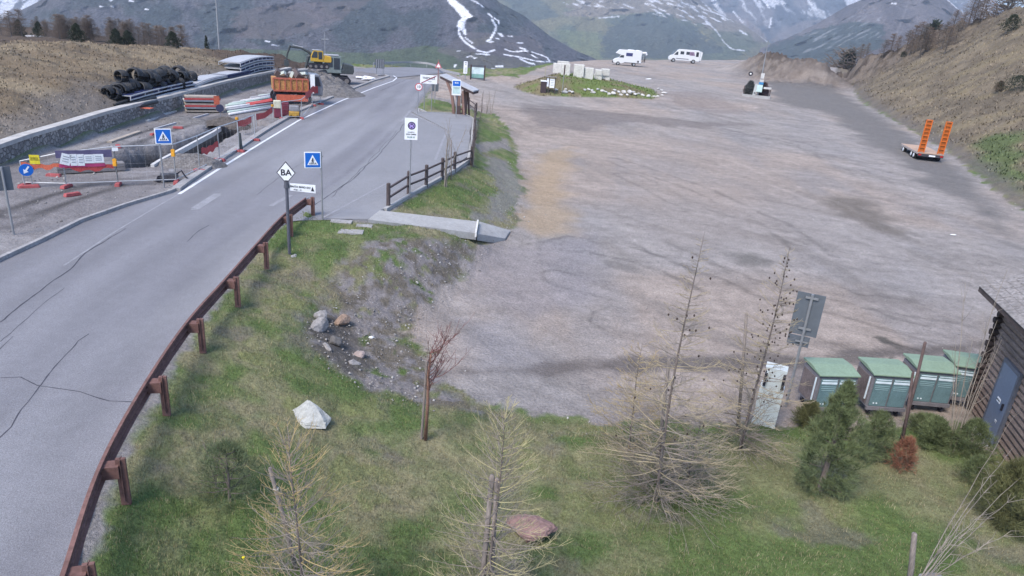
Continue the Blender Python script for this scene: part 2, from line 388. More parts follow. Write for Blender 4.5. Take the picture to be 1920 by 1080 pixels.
# tyre tracks: long thin lines
for k,(pl,w,c,s) in enumerate([
  ([(1000,470),(1090,455),(1200,480),(1400,560),(1600,640),(1800,700)],.22,.8,.5),
  ([(1100,400),(1250,470),(1420,540),(1620,590),(1800,640)],.25,.82,.5),
  ([(1150,300),(1300,350),(1450,420),(1600,520),(1750,560)],.3,.84,.5),
  ([(1000,250),(1150,262),(1350,300),(1550,380),(1700,450)],.3,1.12,.5),
  ([(1050,520),(1200,560),(1400,640),(1500,660)],.2,.85,.5),
  ([(900,200),(1100,212),(1300,225),(1500,270),(1650,340)],.35,.86,.5),
  ([(870,185),(1000,200),(1250,205),(1420,200),(1560,215)],.4,1.12,.5),
  ([(1180,330),(1320,400),(1500,450),(1700,500),(1850,520)],.25,.87,.5),
  ([(1450,500),(1600,560),(1850,600)],.2,.85,.5),([(1150,600),(1350,690)],.15,.86,.5)]):
    P=W2(pl); dd=seg_d(X,Y,P)+(fbm(X*.8,Y*.8,3,90+k)-.5)*.8; dd2=np.abs(np.abs(dd)-.85)
    mk=(1-sstep(0,w,dd2))*sstep(.3,.6,fbm(X*.5,Y*.5,3,110+k)); lotc=lotc*(1+(c-1)*1.7*mk)[...,None]
sd_join=sdist(X,Y,[at(905,214),at(872,204),at(835,198),at(800,193),at(804,172),at(816,152),at(836,138),at(900,145),at(1000,150),at(1000,200)])
lotc=lotc*np.array([1.0,.995,.955])
edge=np.maximum(sd_lot,sd_join)+(fbm(X*1.2,Y*1.2,5,91)-.5)*1.6
col=mix(col,lotc,sstep(-.12,.12,edge))
# road verge margin seen where sheets end
col=mix(col,C(.22,.21,.21),sstep(-.35,-.1,sd_road+(fbm(X*3,Y*3,3,92)-.5)*.4)*(1-sstep(-.5,0.5,sd_lot)))
# yard: compacted grit with darker bands
yc=mix(C(.26,.25,.255)*np.ones(3),C(.19,.18,.185)*np.ones(3),sstep(.35,.65,fbm(X*.25,Y*.5,5,95)))
yc=yc*(1+.3*(fbm(X*2,Y*2,4,96)-.5))[...,None]
yc=mix(yc,C(.065,.06,.058),sstep(-.2,.5,sd_pit));  # pit colour darkened so the trench looks deeper: shade put into the colour
for k,(pl) in enumerate([[(20,320),(150,290),(300,245),(420,212),(520,190)],[(250,262),(330,235),(430,205)],[(0,420),(120,370),(200,350)],[(30,400),(200,345),(310,335)]]):
    P=W2(pl); dd=np.abs(seg_d(X,Y,P)-.6); yc=yc*(1-.35*(1-sstep(0,.35,dd)))[...,None]
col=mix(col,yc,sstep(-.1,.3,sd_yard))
# lawn island
ic=mix(C(.125,.165,.055)*np.ones(3),C(.17,.15,.09)*np.ones(3),sstep(.45,.7,fbm(X*.5,Y*.5,4,97)+.25*(X<4)))
col=mix(col,ic,sstep(0,.6,sd_isl))
# hillsides
lh=(sdist(X,Y,[hb[0]+np.array([-60,0,0])]+hb+[atd(545,125,80),atd(620,110,120),atd(620,110,280),atd(-300,110,280)]))
lc=mix(C(.165,.13,.09)*np.ones(3),C(.21,.172,.12)*np.ones(3),sstep(.35,.65,fbm(X*.15,Y*.5,5,98)))
lc=mix(lc,C(.09,.075,.06),sstep(.58,.7,fbm(X*.35,Y*.9,5,99))*.7)
lc=mix(lc,C(.085,.066,.055),blob([atd(0,86,78),atd(330,88,90),atd(560,118,90),atd(600,118,160),atd(400,60,280),atd(-200,60,280),atd(-100,90,75)],3,1.5,.1,100)*.9)
lc=mix(lc,C(.08,.06,.05),blob([atd(380,98,80),atd(545,122,76),atd(640,124,100),atd(560,108,130),atd(380,92,100)],2,1,.2,101)*.85)
lc=mix(lc,C(.17,.155,.145),sstep(3.0,.8,seg_d(X,Y,hb)+n1*3)*.8)
col=mix(col,lc,sstep(-.3,.3,lh))
rh=sdist(X,Y,[p for p in lot_r[:9]]+[lot_at(2050,500),np.array([200,30,0]),np.array([200,290,0]),atd(1570,120,280),atd(1570,120,150)])
rc=mix(C(.18,.15,.11)*np.ones(3),C(.125,.105,.08)*np.ones(3),sstep(.38,.62,fbm(X*.5,Y*.5,6,102,.62)))
rc=mix(rc,C(.185,.155,.10),sstep(.5,.7,fbm(X*.25+8,Y*.8,5,103))*.6)
rc=mix(rc,C(.085,.112,.05),blob([(1810,280),(1850,255),(1925,250),(1925,385),(1890,368),(1850,330)],1.0,.8,.3,104)*.95)
rc=mix(rc,C(.13,.12,.115),sstep(2.2,.3,-(-rh)+n1*3)*.7)
col=mix(col,rc,sstep(-.4,.4,rh+n1*1.5))
mz=(np.clip(hills,0,1)); col=mix(col,mix(C(.155,.132,.115)*np.ones(3),C(.075,.062,.055)*np.ones(3),sstep(.42,.56,fbm(X*.9,Y*.9,5,105))),mz)
# snow scraps on the upper left plateau
for (a,b,D,w) in [(60,50,172,1.6),(52,52,165,1.3),(104,64,150,1.8),(183,65,150,1.9),(8,57,150,1.2),(70,52,170,1.2),(672,148,0,1.2)]:
    if D: p=atd(a,b,D); dd=np.hypot((X-p[0])/1.6,(Y-p[1])/3); col=mix(col,C(.8,.82,.86),1-sstep(w*.7,w,dd+n1*1.5))
col=np.clip(col*(1+.18*(fin-.5))[...,None],.01,.9)
nr,na=X.shape; idx=np.arange(nr*na).reshape(nr,na)
Fq=np.stack([idx[:-1,:-1],idx[:-1,1:],idx[1:,1:],idx[1:,:-1]],-1).reshape(-1,4)
# outer skirt so that the one sheet carries on towards the mountains
sk=[]; 
for k,(r_,dz) in enumerate([(420,-35),(700,-90),(1200,-130)]):
    sk.append(np.stack([r_*np.sin(azs),r_*np.cos(azs),np.full(na,0.)+(-20+dz)],-1))
V=np.concatenate([np.stack([X,Y,Zg],-1).reshape(-1,3)]+sk); cc=np.concatenate([col.reshape(-1,3)]+[np.full((na,3),(.08,.09,.06))]*3)
prev=idx[-1]
for k in range(3):
    cur=nr*na+k*na+np.arange(na); Fq=np.concatenate([Fq,np.stack([prev[:-1],prev[1:],cur[1:],cur[:-1]],-1)]); prev=cur
GM=mat('ground_mixed',attr='col',rough=.95,var=((2.2,.10),(14,.20),(60,.30)),bump=((1.6,.5,.12),(9,.8,.07),(60,.9,.025)),spec=.15)
g=mesh_np('ground',V,Fq,GM,smooth=True,col=cc); tag(g,kind='structure')
def hz(x,y): return float(hgt(x,y))
# ================= MOUNTAINS =================
def mountain(name,px0,px1,crest,bot,D0,D1,colf,dpx=2.5,dpy=1.3,amp=0.02,seed=0,gam=1.0,top_clip=-34,label=None,matn='mountain',lam=1.0):
    pxs=np.arange(px0,px1+dpx,dpx); cy=np.interp(pxs,[c[0] for c in crest],[c[1] for c in crest]); cy=np.maximum(cy,top_clip)
    nrow=int((bot-cy.min())/dpy)+2; v=np.linspace(0,1,nrow)[:,None]
    PY=bot+(cy[None]-bot)*v; PX=np.broadcast_to(pxs,PY.shape)
    Dd=D0+(D1-D0)*v**gam+0*PX
    d=FW[None,None]+RT*((PX-960)/F)[...,None]-UP*((PY-540)/F)[...,None]; hd=np.hypot(d[...,0],d[...,1])
    lam_=D1*.06*lam
    a0=PX*.0008*D1
    rg=1-np.abs(2*fbm(a0/lam_,Dd/lam_*.6,5,seed)-1); r2=1-np.abs(2*fbm(a0/lam_*4,Dd/lam_*1.5,4,seed+5)-1)
    Dn=Dd*(1-amp*2.2*(rg-.5)-amp*.25*(r2-.5)); P=CAM+d*(Dn/hd)[...,None]
    cl=colf(PX,PY,P,rg,r2); nr_,nc=PX.shape
    bk=P[-1]+np.stack([d[-1,:,0]/hd[-1],d[-1,:,1]/hd[-1],np.full(nc,-.5)],-1)*D1*.25
    V=np.concatenate([P.reshape(-1,3),bk]); cc=np.concatenate([cl.reshape(-1,3),cl[-1]])
    idx=np.arange((nr_+1)*nc).reshape(nr_+1,nc)
    Fq=np.stack([idx[:-1,:-1],idx[:-1,1:],idx[1:,1:],idx[1:,:-1]],-1).reshape(-1,4)
    sc=1500.0/D1
    m=mat(matn+'_%d'%seed,attr='col',rough=.95,var=((.012*sc,.08),(.10*sc,.18),(.40*sc,.42)),bump=((.14*sc,.3,4/sc),(.45*sc,1.0,3/sc)),spec=.05)
    o=mesh_np(name,V,Fq,m,smooth=True,col=np.clip(cc,.01,.9)); tag(o,kind='structure'); return o
def px_in(PX,PY,polys,jit=0,s=0):
    r=np.zeros(PX.shape)
    for pl in polys:
        j=(fbm(PX*.12,PY*.25,4,s)-.5)*jit
        r=np.maximum(r,sstep(-.8,.8,sdist(PX+j,PY,pl)))
    return r
def px_line(PX,PY,lines,jit=2,s=0):
    r=np.zeros(PX.shape)
    for pl,w in lines:
        dd=seg_d(PX,PY,pl)+(fbm(PX*.25,PY*.4,3,s)-.5)*jit
        r=np.maximum(r,1-sstep(w*.5-.4,w*.5+.7,dd))
    return r
def q(pl,ox=740,oy=0,k=4.8): return [(ox+x/k,oy+y/k) for x,y in pl]
SNOW=C(.78,.80,.86)
def col_A(PX,PY,P,rg,r2):
    f=fbm(PX*.02,PY*.03,5,201); c=mix(C(.050,.062,.068)*np.ones(3),C(.085,.085,.098)*np.ones(3),sstep(.4,.65,f))
    gr=(fbm(PX*.9,PY*.9,2,202)-.5); c=c*(1+1.8*gr)[...,None]
    c=mix(c,C(.13,.105,.105),px_in(PX,PY,[[(440,20),(560,5),(700,0),(620,45),(520,75),(440,70)]],40,203)*.5)
    c=mix(c,C(.075,.10,.055),px_in(PX,PY,[[(560,95),(700,100),(800,85),(870,95),(960,110),(1040,118),(1000,160),(400,170),(420,90)]],30,204)*.8)
    c=mix(c,C(.12,.105,.11),px_in(PX,PY,[[(820,95),(880,60),(935,62),(1000,72),(1032,116),(1020,150),(880,150),(860,110)]],20,205)*.65)
    c=mix(c,C(.115,.105,.085),px_in(PX,PY,[[(870,76),(920,68),(930,80),(880,88)]],8,206)*.6)
    polys=[q([(480,-340),(530,-340),(540,0),(620,60),(705,150),(660,165),(640,190),(630,230),(650,310),(630,318),(600,270),(565,235),(570,200),(600,160),(570,110),(510,50),(470,0)]),
      q([(925,295),(960,300),(985,332),(960,330)]),q([(905,590),(975,588),(975,605),(905,605)]),q([(870,612),(905,618),(900,642),(880,635)]),q([(535,650),(575,640),(575,665),(540,668)]),q([(540,580),(558,578),(550,610),(535,605)])]
    lines=[(q([(640,-60),(690,0),(740,20),(800,65)]),1.7),(q([(845,125),(880,155)]),2.6),(q([(900,165),(935,190),(935,215)]),2.2),(q([(880,180),(912,235),(905,275),(880,320),(860,355),(835,370)]),3.4),
      (q([(575,250),(580,310),(620,365),(670,405),(725,440)]),3.0),(q([(635,340),(700,388)]),1.8),(q([(740,455),(830,472),(900,450)]),2.6),(q([(730,485),(850,492)]),2),(q([(650,515),(685,502),(715,525),(740,520)]),1.7),
      (q([(1000,445),(1050,465),(1195,458)]),2.1),(q([(980,490),(1110,510),(1270,550),(1398,556),(1370,515),(1240,468)]),1.7),(q([(1130,530),(1190,560),(1260,578)]),2.4),(q([(1020,325),(1055,328)]),1.7),(q([(1125,430),(1185,445)]),1.8),(q([(1110,385),(1150,388)]),1.5),(q([(1230,495),(1280,520)]),1.6),
      (q([(850,380),(885,375)]),1.6),(q([(910,345),(935,350)]),1.6),(q([(565,460),(590,458)]),1.5),(q([(1200,608),(1225,605)]),1.5),([(208,12),(214,13)],1.6),([(242,1),(250,3)],1.8),([(187,12),(192,13)],1.8),([(272,17),(277,18)],1.6),([(206,1),(210,1)],1.5),([(510,84),(522,86)],1.8),([(498,77),(506,78)],1.8)]
    sn=np.maximum(px_in(PX,PY,polys,4,207),px_line(PX,PY,lines,2.2,208)); c=mix(c,SNOW,np.clip(sn,0,1)); return c
def col_B(PX,PY,P,rg,r2):
    f=fbm(PX*.018,PY*.03,5,211); c=mix(C(.17,.165,.10)*np.ones(3),C(.10,.12,.085)*np.ones(3),sstep(.4,.62,f))  # yellow-green pasture, kept lighter: the slope's sunlit look is put into its colour
    c=mix(c,C(.23,.195,.165),px_in(PX,PY,[[(1080,0),(1300,-10),(1420,40),(1440,80),(1400,75),(1330,55),(1240,20),(1120,32),(1060,30)]],50,212)*.75)
    c=mix(c,C(.065,.08,.075),px_in(PX,PY,[[(1130,60),(1180,28),(1240,22),(1300,50),(1340,82),(1360,97),(1260,110),(1130,110)]],50,213)*.85)
    c=mix(c,C(.075,.095,.085),px_in(PX,PY,[[(930,-40),(1010,0),(1050,30),(1000,40),(960,20)]],30,214)*.85)
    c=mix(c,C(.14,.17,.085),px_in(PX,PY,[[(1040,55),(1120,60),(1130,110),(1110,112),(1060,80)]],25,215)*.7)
    c=mix(c,C(.10,.12,.08),px_in(PX,PY,[[(1330,58),(1400,60),(1425,88),(1380,92),(1340,75)]],20,216)*.8)
    c=c*(1+1.0*(fbm(PX*.5,PY*.9,3,217)-.5))[...,None]
    u=PX*.35-PY*.8; v=PX*.05+PY*.06          # snow lies in the gullies that run down to the right
    st=sstep(.60,.70,fbm(u*.35,v*.9+3,4,218))*px_in(PX,PY,[[(1050,-40),(1320,-40),(1380,40),(1320,50),(1180,15),(1060,12)]],40,219)
    ln=px_line(PX,PY,[([(1318,4),(1335,22),(1360,32)],1.8),([(1325,40),(1345,60),(1358,80),(1372,92),(1395,95)],1.6),([(1388,58),(1400,65)],2.4),([(1402,10),(1405,40),(1412,54),(1438,78)],1.9),([(1122,34),(1160,31)],1.6)],3,220)
    return mix(c,SNOW,np.clip(np.maximum(st*.8,ln*.8),0,1))
def col_C(PX,PY,P,rg,r2):
    f=fbm(PX*.03,PY*.03,5,221); c=mix(C(.085,.10,.12)*np.ones(3),C(.17,.165,.175)*np.ones(3),sstep(.4,.65,f))
    c=mix(c,C(.24,.20,.18),px_in(PX,PY,[[(1330,20),(1380,25),(1430,60),(1442,80),(1400,60),(1340,35)]],20,222)*.7)
    c=mix(c,C(.20,.175,.17),px_in(PX,PY,[[(1440,76),(1500,40),(1560,35),(1540,45),(1470,78)]],12,223)*.6)
    u=PX*.5-PY*.35
    st=sstep(.60,.68,fbm(u*.16,PY*.04,4,224))*sstep(60,5,PY)
    ln=px_line(PX,PY,[([(1426,-6),(1436,6),(1442,14)],2.6),([(1444,-4),(1452,3)],2.4),([(1446,34),(1445,42),(1443,52)],2.4),([(1375,22),(1392,42)],1.5)],2,225)
    return mix(c,SNOW,np.clip(np.maximum(st*.75,ln),0,1))
def col_D(PX,PY,P,rg,r2):
    f=fbm(PX*.025,PY*.03,5,231); c=mix(C(.105,.095,.10)*np.ones(3),C(.15,.135,.14)*np.ones(3),sstep(.4,.65,f))
    c=mix(c,C(.05,.07,.068),px_in(PX,PY,[[(1440,90),(1530,55),(1600,40),(1660,45),(1660,85),(1560,125),(1440,130)]],40,232)*.85)
    u=PX*.45+PY*.9; st=sstep(.62,.70,fbm(u*.3,(PX-PY*.5)*.03,4,233))*px_in(PX,PY,[[(1500,55),(1560,28),(1650,30),(1650,70),(1560,90),(1500,100)]],20,234)*.45
    c=mix(c,C(.33,.34,.36),st); c=c*(1+.7*(fbm(PX*.4,PY*.7,3,235)-.5))[...,None]
    ln=px_line(PX,PY,[([(1776,-3),(1800,18),(1828,40)],4.0),([(1672,6),(1680,7)],2)],3,236)
    ln2=px_line(PX,PY,[([(1706,-5),(1694,30),(1682,62),(1680,75)],3)],3,237)*.4
    return mix(mix(c,C(.25,.235,.245),ln2),SNOW,np.clip(ln,0,1))
def col_S(PX,PY,P,rg,r2):
    f=fbm(PX*.05+PY*.03,PY*.05,5,241); c=mix(C(.13,.13,.15)*np.ones(3),SNOW*np.ones(3),sstep(.42,.52,f)); return c
mountain('mountain',-320,1135,[(-320,160),(-140,90),(-60,62),(0,40),(14,31),(40,19),(62,8),(85,-4),(130,-70),(860,-70),(905,-25),(937,5),(982,29),(1032,68),(1077,94),(1112,108),(1135,122)],190,800,2000,col_A,seed=200,amp=.035,lam=1.2)
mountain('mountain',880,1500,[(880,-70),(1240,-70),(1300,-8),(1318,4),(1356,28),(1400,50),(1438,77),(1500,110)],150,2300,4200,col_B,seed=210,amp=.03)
mountain('mountain',1230,1860,[(1230,-70),(1860,-70)],135,4200,6000,col_C,seed=220,amp=.03)
mountain('mountain',1425,1900,[(1425,92),(1450,80),(1475,72),(1530,45),(1562,27),(1590,10),(1625,-4),(1680,-22),(1740,-22),(1772,-5),(1800,20),(1832,44),(1870,75),(1900,95)],150,1500,3000,col_D,seed=230,amp=.03)
mountain('mountain',1740,2250,[(1740,-70),(1800,-60),(1850,-22),(1868,2),(1880,14),(1896,20),(1925,30),(1990,15),(2100,-50),(2250,-60)],150,4300,6000,col_S,seed=240,amp=.03)
mountain('mountain',-500,200,[(-500,40),(-300,-40),(-120,-70),(200,-70)],120,3000,5000,col_S,seed=250,amp=.03)
# ================= ROAD, KERBS, MARKINGS =================
rl=sorted([tuple(p[:2]) for p in road_l]+[(near_l[0],near_l[1])],key=lambda p:p[1]); _rr=Z(ROAD_R[:9]+[(525,424),(552,414),(600,412.5)]+ROAD_R[13:],RZ)
rrp=sorted([tuple(p[:2]) for p in _rr]+[(near_r[0],near_r[1])],key=lambda p:p[1])
ys=np.concatenate([np.arange(-3,40,.12),np.arange(40,road_l[0][1],.4)])
xl=np.interp(ys,[p[1] for p in rl],[p[0] for p in rl]); xr=np.interp(ys,[p[1] for p in rrp],[p[0] for p in rrp])
Tt=np.linspace(0,1,170)[None]; RX=xl[:,None]*(1-Tt)+xr[:,None]*Tt; RY=np.broadcast_to(ys[:,None],RX.shape)
# carriageway right edge (the kerb line through the bay mouth), used for the wheel tracks
ce=Z([(138,1090),(205,860),(290,715),(430,515),(545,402),(582,372),(640,330),(700,280),(768,212),(800,165),(838,136)],RZ)
cx=np.interp(RY,[p[1] for p in ce],[p[0] for p in ce]); U=cx-RX
ac=mix(C(.185,.186,.206)*np.ones(3),C(.215,.217,.236)*np.ones(3),sstep(.4,.6,fbm(RX*.35,RY*.05,4,301)))
ac=ac*(1+.10*np.cos(U*2*math.pi/1.75)*(U>0)*(U<7.2)*.6+.26*(fbm(RX*1.2,RY*.10,4,302)-.5)+.10*(fbm(RX*.5,RY*.5,4,303)-.5))[...,None]
pull=sstep(7.3,7.6,U+(fbm(RX,RY*.3,3,304)-.5)*.5); ac=mix(ac,C(.185,.187,.20)*(1+0*U)[...,None]*(1+.25*(fbm(RX*2,RY*.25,4,305)-.5))[...,None],pull)
bay=sstep(.1,.5,-U+(fbm(RX*2,RY*2,3,306)-.5)*.3)*sstep(26,27,RY)*sstep(66,60,RY); ac=mix(ac,C(.215,.218,.235)*(1+.2*(fbm(RX*.7,RY*.4,4,307)-.5))[...,None],bay)
e=np.abs(U-.0)+(fbm(RX*3,RY*3,3,308)-.5)*.5; ac=ac*(1-.12*(1-sstep(0,.25,e))*(RY>26))[...,None]
idx=np.arange(RX.size).reshape(RX.shape); Fq=np.stack([idx[:-1,:-1],idx[:-1,1:],idx[1:,1:],idx[1:,:-1]],-1).reshape(-1,4)
AS=mat('asphalt',attr='col',rough=.85,var=((3,.05),(35,.16),(90,.34)),bump=((45,.6,.012),(130,.6,.008)),spec=.25)
o=mesh_np('road',np.stack([RX,RY,np.full(RX.shape,RZ+.004)],-1).reshape(-1,3),Fq,AS,col=ac.reshape(-1,3)); tag(o,kind='structure')
fr=[road_l[0],road_r[-1]]+far_road+Z([(640,132),(700,137),(718,141)],RZ)
o=MB().add([(p[0],p[1],RZ+.003) for p in fr],[tuple(range(len(fr)))]).build('road',mat('asphalt_far',(.19,.193,.215),var=((.3,.1),(6,.2))));tag(o,kind='structure')
def ribbon(pl,w,z=None,zo=.008,h=0,jit=0,step=.5,side=0):
    """strip (h=0) or raised bar (h>0) along a polyline of world points"""
    P=[np.array(p,float) for p in pl]; Q=[]
    for a,b in zip(P[:-1],P[1:]):
        n=max(1,int(np.hypot(*(b-a)[:2])/step))
        Q+= [a+(b-a)*t for t in np.linspace(0,1,n,endpoint=False)]
    Q.append(P[-1]); 
    if jit: 
        k=np.linspace(0,len(Q)*step,len(Q)); jx=(fbm(k*.8,k*0,4,400+len(Q))-.5)*jit; jy=(fbm(k*.8,k*0+9,4,401)-.5)*jit
        Q=[p+np.array([jx[i],jy[i],0]) for i,p in enumerate(Q)]
    vs=[];fs=[]; n=len(Q)
    for i,p in enumerate(Q):
        t=Q[min(i+1,n-1)]-Q[max(i-1,0)]; t=t/(np.hypot(t[0],t[1])+1e-9); nn=np.array([-t[1],t[0],0]); zz=(p[2] if z is None else z)+zo
        ww=w*(1 if not jit else (.6+.8*random.random()))
        a=p+nn*(ww/2+side*ww/2); b=p-nn*(ww/2-side*ww/2)
        if h: vs+=[(a[0],a[1],zz-.15),(b[0],b[1],zz-.15),(b[0],b[1],zz+h),(a[0],a[1],zz+h)]
        else: vs+=[(a[0],a[1],zz),(b[0],b[1],zz)]
    for i in range(n-1):
        if h:
            a=i*4
            for k in range(4): fs.append((a+k,a+(k+1)%4,a+4+(k+1)%4,a+4+k))
        else: a=i*2; fs.append((a,a+1,a+3,a+2))
    if h: fs+=[(0,1,2,3),tuple((n-1)*4+k for k in (3,2,1,0))]
    return vs,fs
PAINT=mat('worn_road_paint',(.62,.64,.68),rough=.7,var=((3,.1),(25,.25)))
FPAINT=mat('faded_road_paint',(.25,.253,.275),rough=.8,var=((2,.12),(20,.25)))
KERB=mat('kerb_concrete',(.30,.295,.30),rough=.9,var=((2,.15),(12,.2)),bump=(20,.4,.01))
CONC=mat('pale_concrete',(.34,.34,.34),rough=.9,var=((1.2,.10),(9,.12),(60,.1)),bump=(40,.3,.006))
mk=MB(); mk.add(*ribbon(Z([(336,364),(420,311),(500,262),(560,226),(640,189),(700,165),(737,152),(744,146),(738,142)],RZ),.15)); 
tag(mk.build('edge_line',PAINT),kind='structure')
mk=MB()
mk.add(*ribbon(Z([(120,498),(220,432),(300,384),(336,364)],RZ),.07))
mk.add(*ribbon(Z([(358,393),(372,392)],RZ),.12)); mk.add(*ribbon(Z([(400,364),(414,364)],RZ),.13)); mk.add(*ribbon(Z([(366,391),(407,365)],RZ),.34,zo=.006))
mk.add(*ribbon(Z([(508,386),(545,366)],RZ),.2))
mk.add(*ribbon(Z([(606,408),(724,344)],RZ),.10)); mk.add(*ribbon(Z([(676,410),(722,389)],RZ),.08))
mk.add(*ribbon(Z([(752,228),(770,207)],RZ),.2))
mk.add(*ribbon(Z([(770,213),(800,227),(838,243)],RZ),.17,zo=.010)); mk.add(*ribbon(Z([(838,246),(828,270),(816,300)],RZ),.15))
tag(mk.build('road_marking',FPAINT),kind='structure')
CR=mat('bitumen_crack',(.055,.055,.07),rough=.9,var=((5,.1),))
mk=MB()
for pl,w in [([(0,708),(40,706),(72,722),(150,735),(205,752),(262,756)],.035),([(72,722),(110,680),(150,640),(172,626)],.03),([(72,722),(40,765),(22,800),(0,822)],.03),([(0,604),(60,560),(130,505),(180,460),(235,430)],.045),([(350,453),(375,432),(392,422)],.03),([(480,365),(520,335),(580,295),(600,285)],.025),
    ([(590,385),(650,345),(700,300),(735,262),(762,228)],.05),([(620,370),(690,305),(745,245)],.03),([(0,655),(30,630)],.02),([(715,170),(760,150),(790,140)],.08),([(0,640),(120,540)],.02)]:
    mk.add(*ribbon(Z(pl,RZ),w*.75,zo=.007,jit=.22,step=.18))
tag(mk.build('crack',CR),kind='structure')
# kerbs
k1=MB(); k1.add(*ribbon(road_l[6:]+[near_l],.13,z=RZ,zo=0,h=.12)); tag(k1.build('kerb',KERB),kind='structure')
k2=MB(); k2.add(*ribbon(Z([(330,358),(345,346),(420,296),(500,244),(560,209),(640,175),(700,152),(728,144),(722,141),(706,142)],RZ),.35,zo=0,h=.13)); tag(k2.build('kerb',KERB),kind='structure')
k3=MB(); k3.add(*ribbon(Z([(785,212),(784,205),(800,212),(868,214),(888,224),(884,262),(878,300)],RZ),.14,zo=0,h=.12)); k3.add(*ribbon(Z([(878,300),(850,320),(800,348),(765,368),(722,393)],RZ),.16,zo=0,h=.06)); tag(k3.build('kerb',CONC),kind='structure')
pv=MB().slab([p for p in Z([(772,211),(868,216),(886,224),(876,297),(862,306),(838,245)],RZ)],RZ-.1,RZ+.10); tag(pv.build('pavement',mat('pavement_asphalt',(.225,.228,.245),rough=.9,var=((.8,.08),(40,.15)))),kind='structure')
pv=MB().slab(Z([(612,410),(640,411),(690,412),(714,395),(724,391),(760,367),(750,362),(716,376),(660,393)],RZ),RZ-.1,RZ+.03); tag(pv.build('pavement',mat('pavement_asphalt')),kind='structure')
def slab4(pts,zs,th):
    P=[atz(a,b,z) for (a,b),z in zip(pts,zs)]; m=MB(); n=len(P)
    m.add([(p[0],p[1],p[2]) for p in P]+[(p[0],p[1],p[2]-th) for p in P],[(0,1,2,3),(7,6,5,4)]+[(i,i+4,(i+1)%4+4,(i+1)%4) for i in range(4)]); return m
tag(slab4([(690,411),(893,437),(896,415),(712,394)],[RZ+.035,.33,.33,RZ+.035],.3).build('ramp_path',CONC,bevel=.01),kind='structure')
tag(slab4([(895,438),(947,447),(957,432),(899,415)],[.20,-.45,-.45,.20],.3).build('ramp_path',CONC,bevel=.01),kind='structure')
tag(MB().add(*ribbon([atz(892,438,.36),atz(896,414,.36)],.07,zo=-.0,h=.05)).build('ramp_path',mat('white_edge',(.6,.6,.6))),kind='structure')
for a,b,w_,d_ in ((658,432,.9,.5),(640,417,.8,.4),(683,422,.6,.35)):
    p=atz(a,b,.96); tag(MB().box((p[0],p[1],hz(p[0],p[1])+.02),(w_,d_,.07),rz=.1).build('manhole_slab',KERB,bevel=.01),'flat concrete slab set into the grass '+{658:'below the crosswalk sign, the nearer and wider one',640:'right behind the wider slab, against the path',683:'yellowish, right of the other two slabs'}[a],'slab')
# concrete sill of the open trench
tag(MB().add(*ribbon(Z([(286,313),(300,304),(345,280),(400,250),(412,242)],RZ),.16,zo=.02,h=.10)).build('trench_sill',mat('bright_concrete',(.5,.5,.5),rough=.8)),'pale concrete sill along the near edge of the open trench','sill')
# ================= STONE RETAINING WALL =================
def masonry(name,c1,c2,mort,sc):
    m=bpy.data.materials.new(name); m.use_nodes=True; t=m.node_tree; b=t.nodes['Principled BSDF']; L=t.links.new
    tc=nd(t,'ShaderNodeTexCoord'); v=nd(t,'ShaderNodeTexVoronoi'); v.inputs['Scale'].default_value=sc; L(tc.outputs['Object'],v.inputs['Vector'])
    e=nd(t,'ShaderNodeTexVoronoi',feature='DISTANCE_TO_EDGE'); e.inputs['Scale'].default_value=sc; L(tc.outputs['Object'],e.inputs['Vector'])
    r=nd(t,'ShaderNodeMix',data_type='RGBA'); r.inputs['A'].default_value=(*c1,1); r.inputs['B'].default_value=(*c2,1); sp=nd(t,'ShaderNodeSeparateColor'); L(v.outputs['Color'],sp.inputs[0]); L(sp.outputs[0],r.inputs['Factor'])
    st=nd(t,'ShaderNodeMapRange'); st.inputs[1].default_value=.02; st.inputs[2].default_value=.09; L(e.outputs['Distance'],st.inputs[0])
    r2=nd(t,'ShaderNodeMix',data_type='RGBA'); r2.inputs['A'].default_value=(*mort,1); L(r.outputs['Result'],r2.inputs['B']); L(st.outputs[0],r2.inputs['Factor']); L(r2.outputs['Result'],b.inputs['Base Color'])
    bp=nd(t,'ShaderNodeBump'); bp.inputs['Strength'].default_value=1; bp.inputs['Distance'].default_value=.08; L(st.outputs[0],bp.inputs['Height']); L(bp.outputs[0],b.inputs['Normal']); b.inputs['Roughness'].default_value=.95
    return m
wl=thing('retaining_wall','long low wall of grey rubble stones with a pale coping at the foot of the brown hill','wall',tuple(wall_base[3]))
o0=wall_base[3]; wb=[p-o0 for p in wall_base]
vs,fs=ribbon([p+o0*0 for p in wb],.42,z=-.1,zo=0,h=WALLH,side=1,step=1.5); vs=[(x,y,z if z<.2 else -.1+(z+.1)*wf(y+o0[1])) for x,y,z in vs]; MB().add(vs,fs).build('masonry',masonry('rubble_stone',(.16,.155,.155),(.36,.345,.335),(.20,.195,.19),4.2),wl)
vs,fs=ribbon(wb,.52,z=WALLH-.1+.15,zo=0,h=.04,side=.9,step=1.5); vs=[(x,y,z if z>WALLH-.0 else WALLH-.098) for x,y,z in vs]; vs=[(x,y,z-(WALLH)*(1-wf(y+o0[1]))) for x,y,z in vs]; MB().add(vs,fs).build('coping',mat('coping_concrete',(.40,.39,.38),rough=.9,var=((1.5,.2),)),wl)
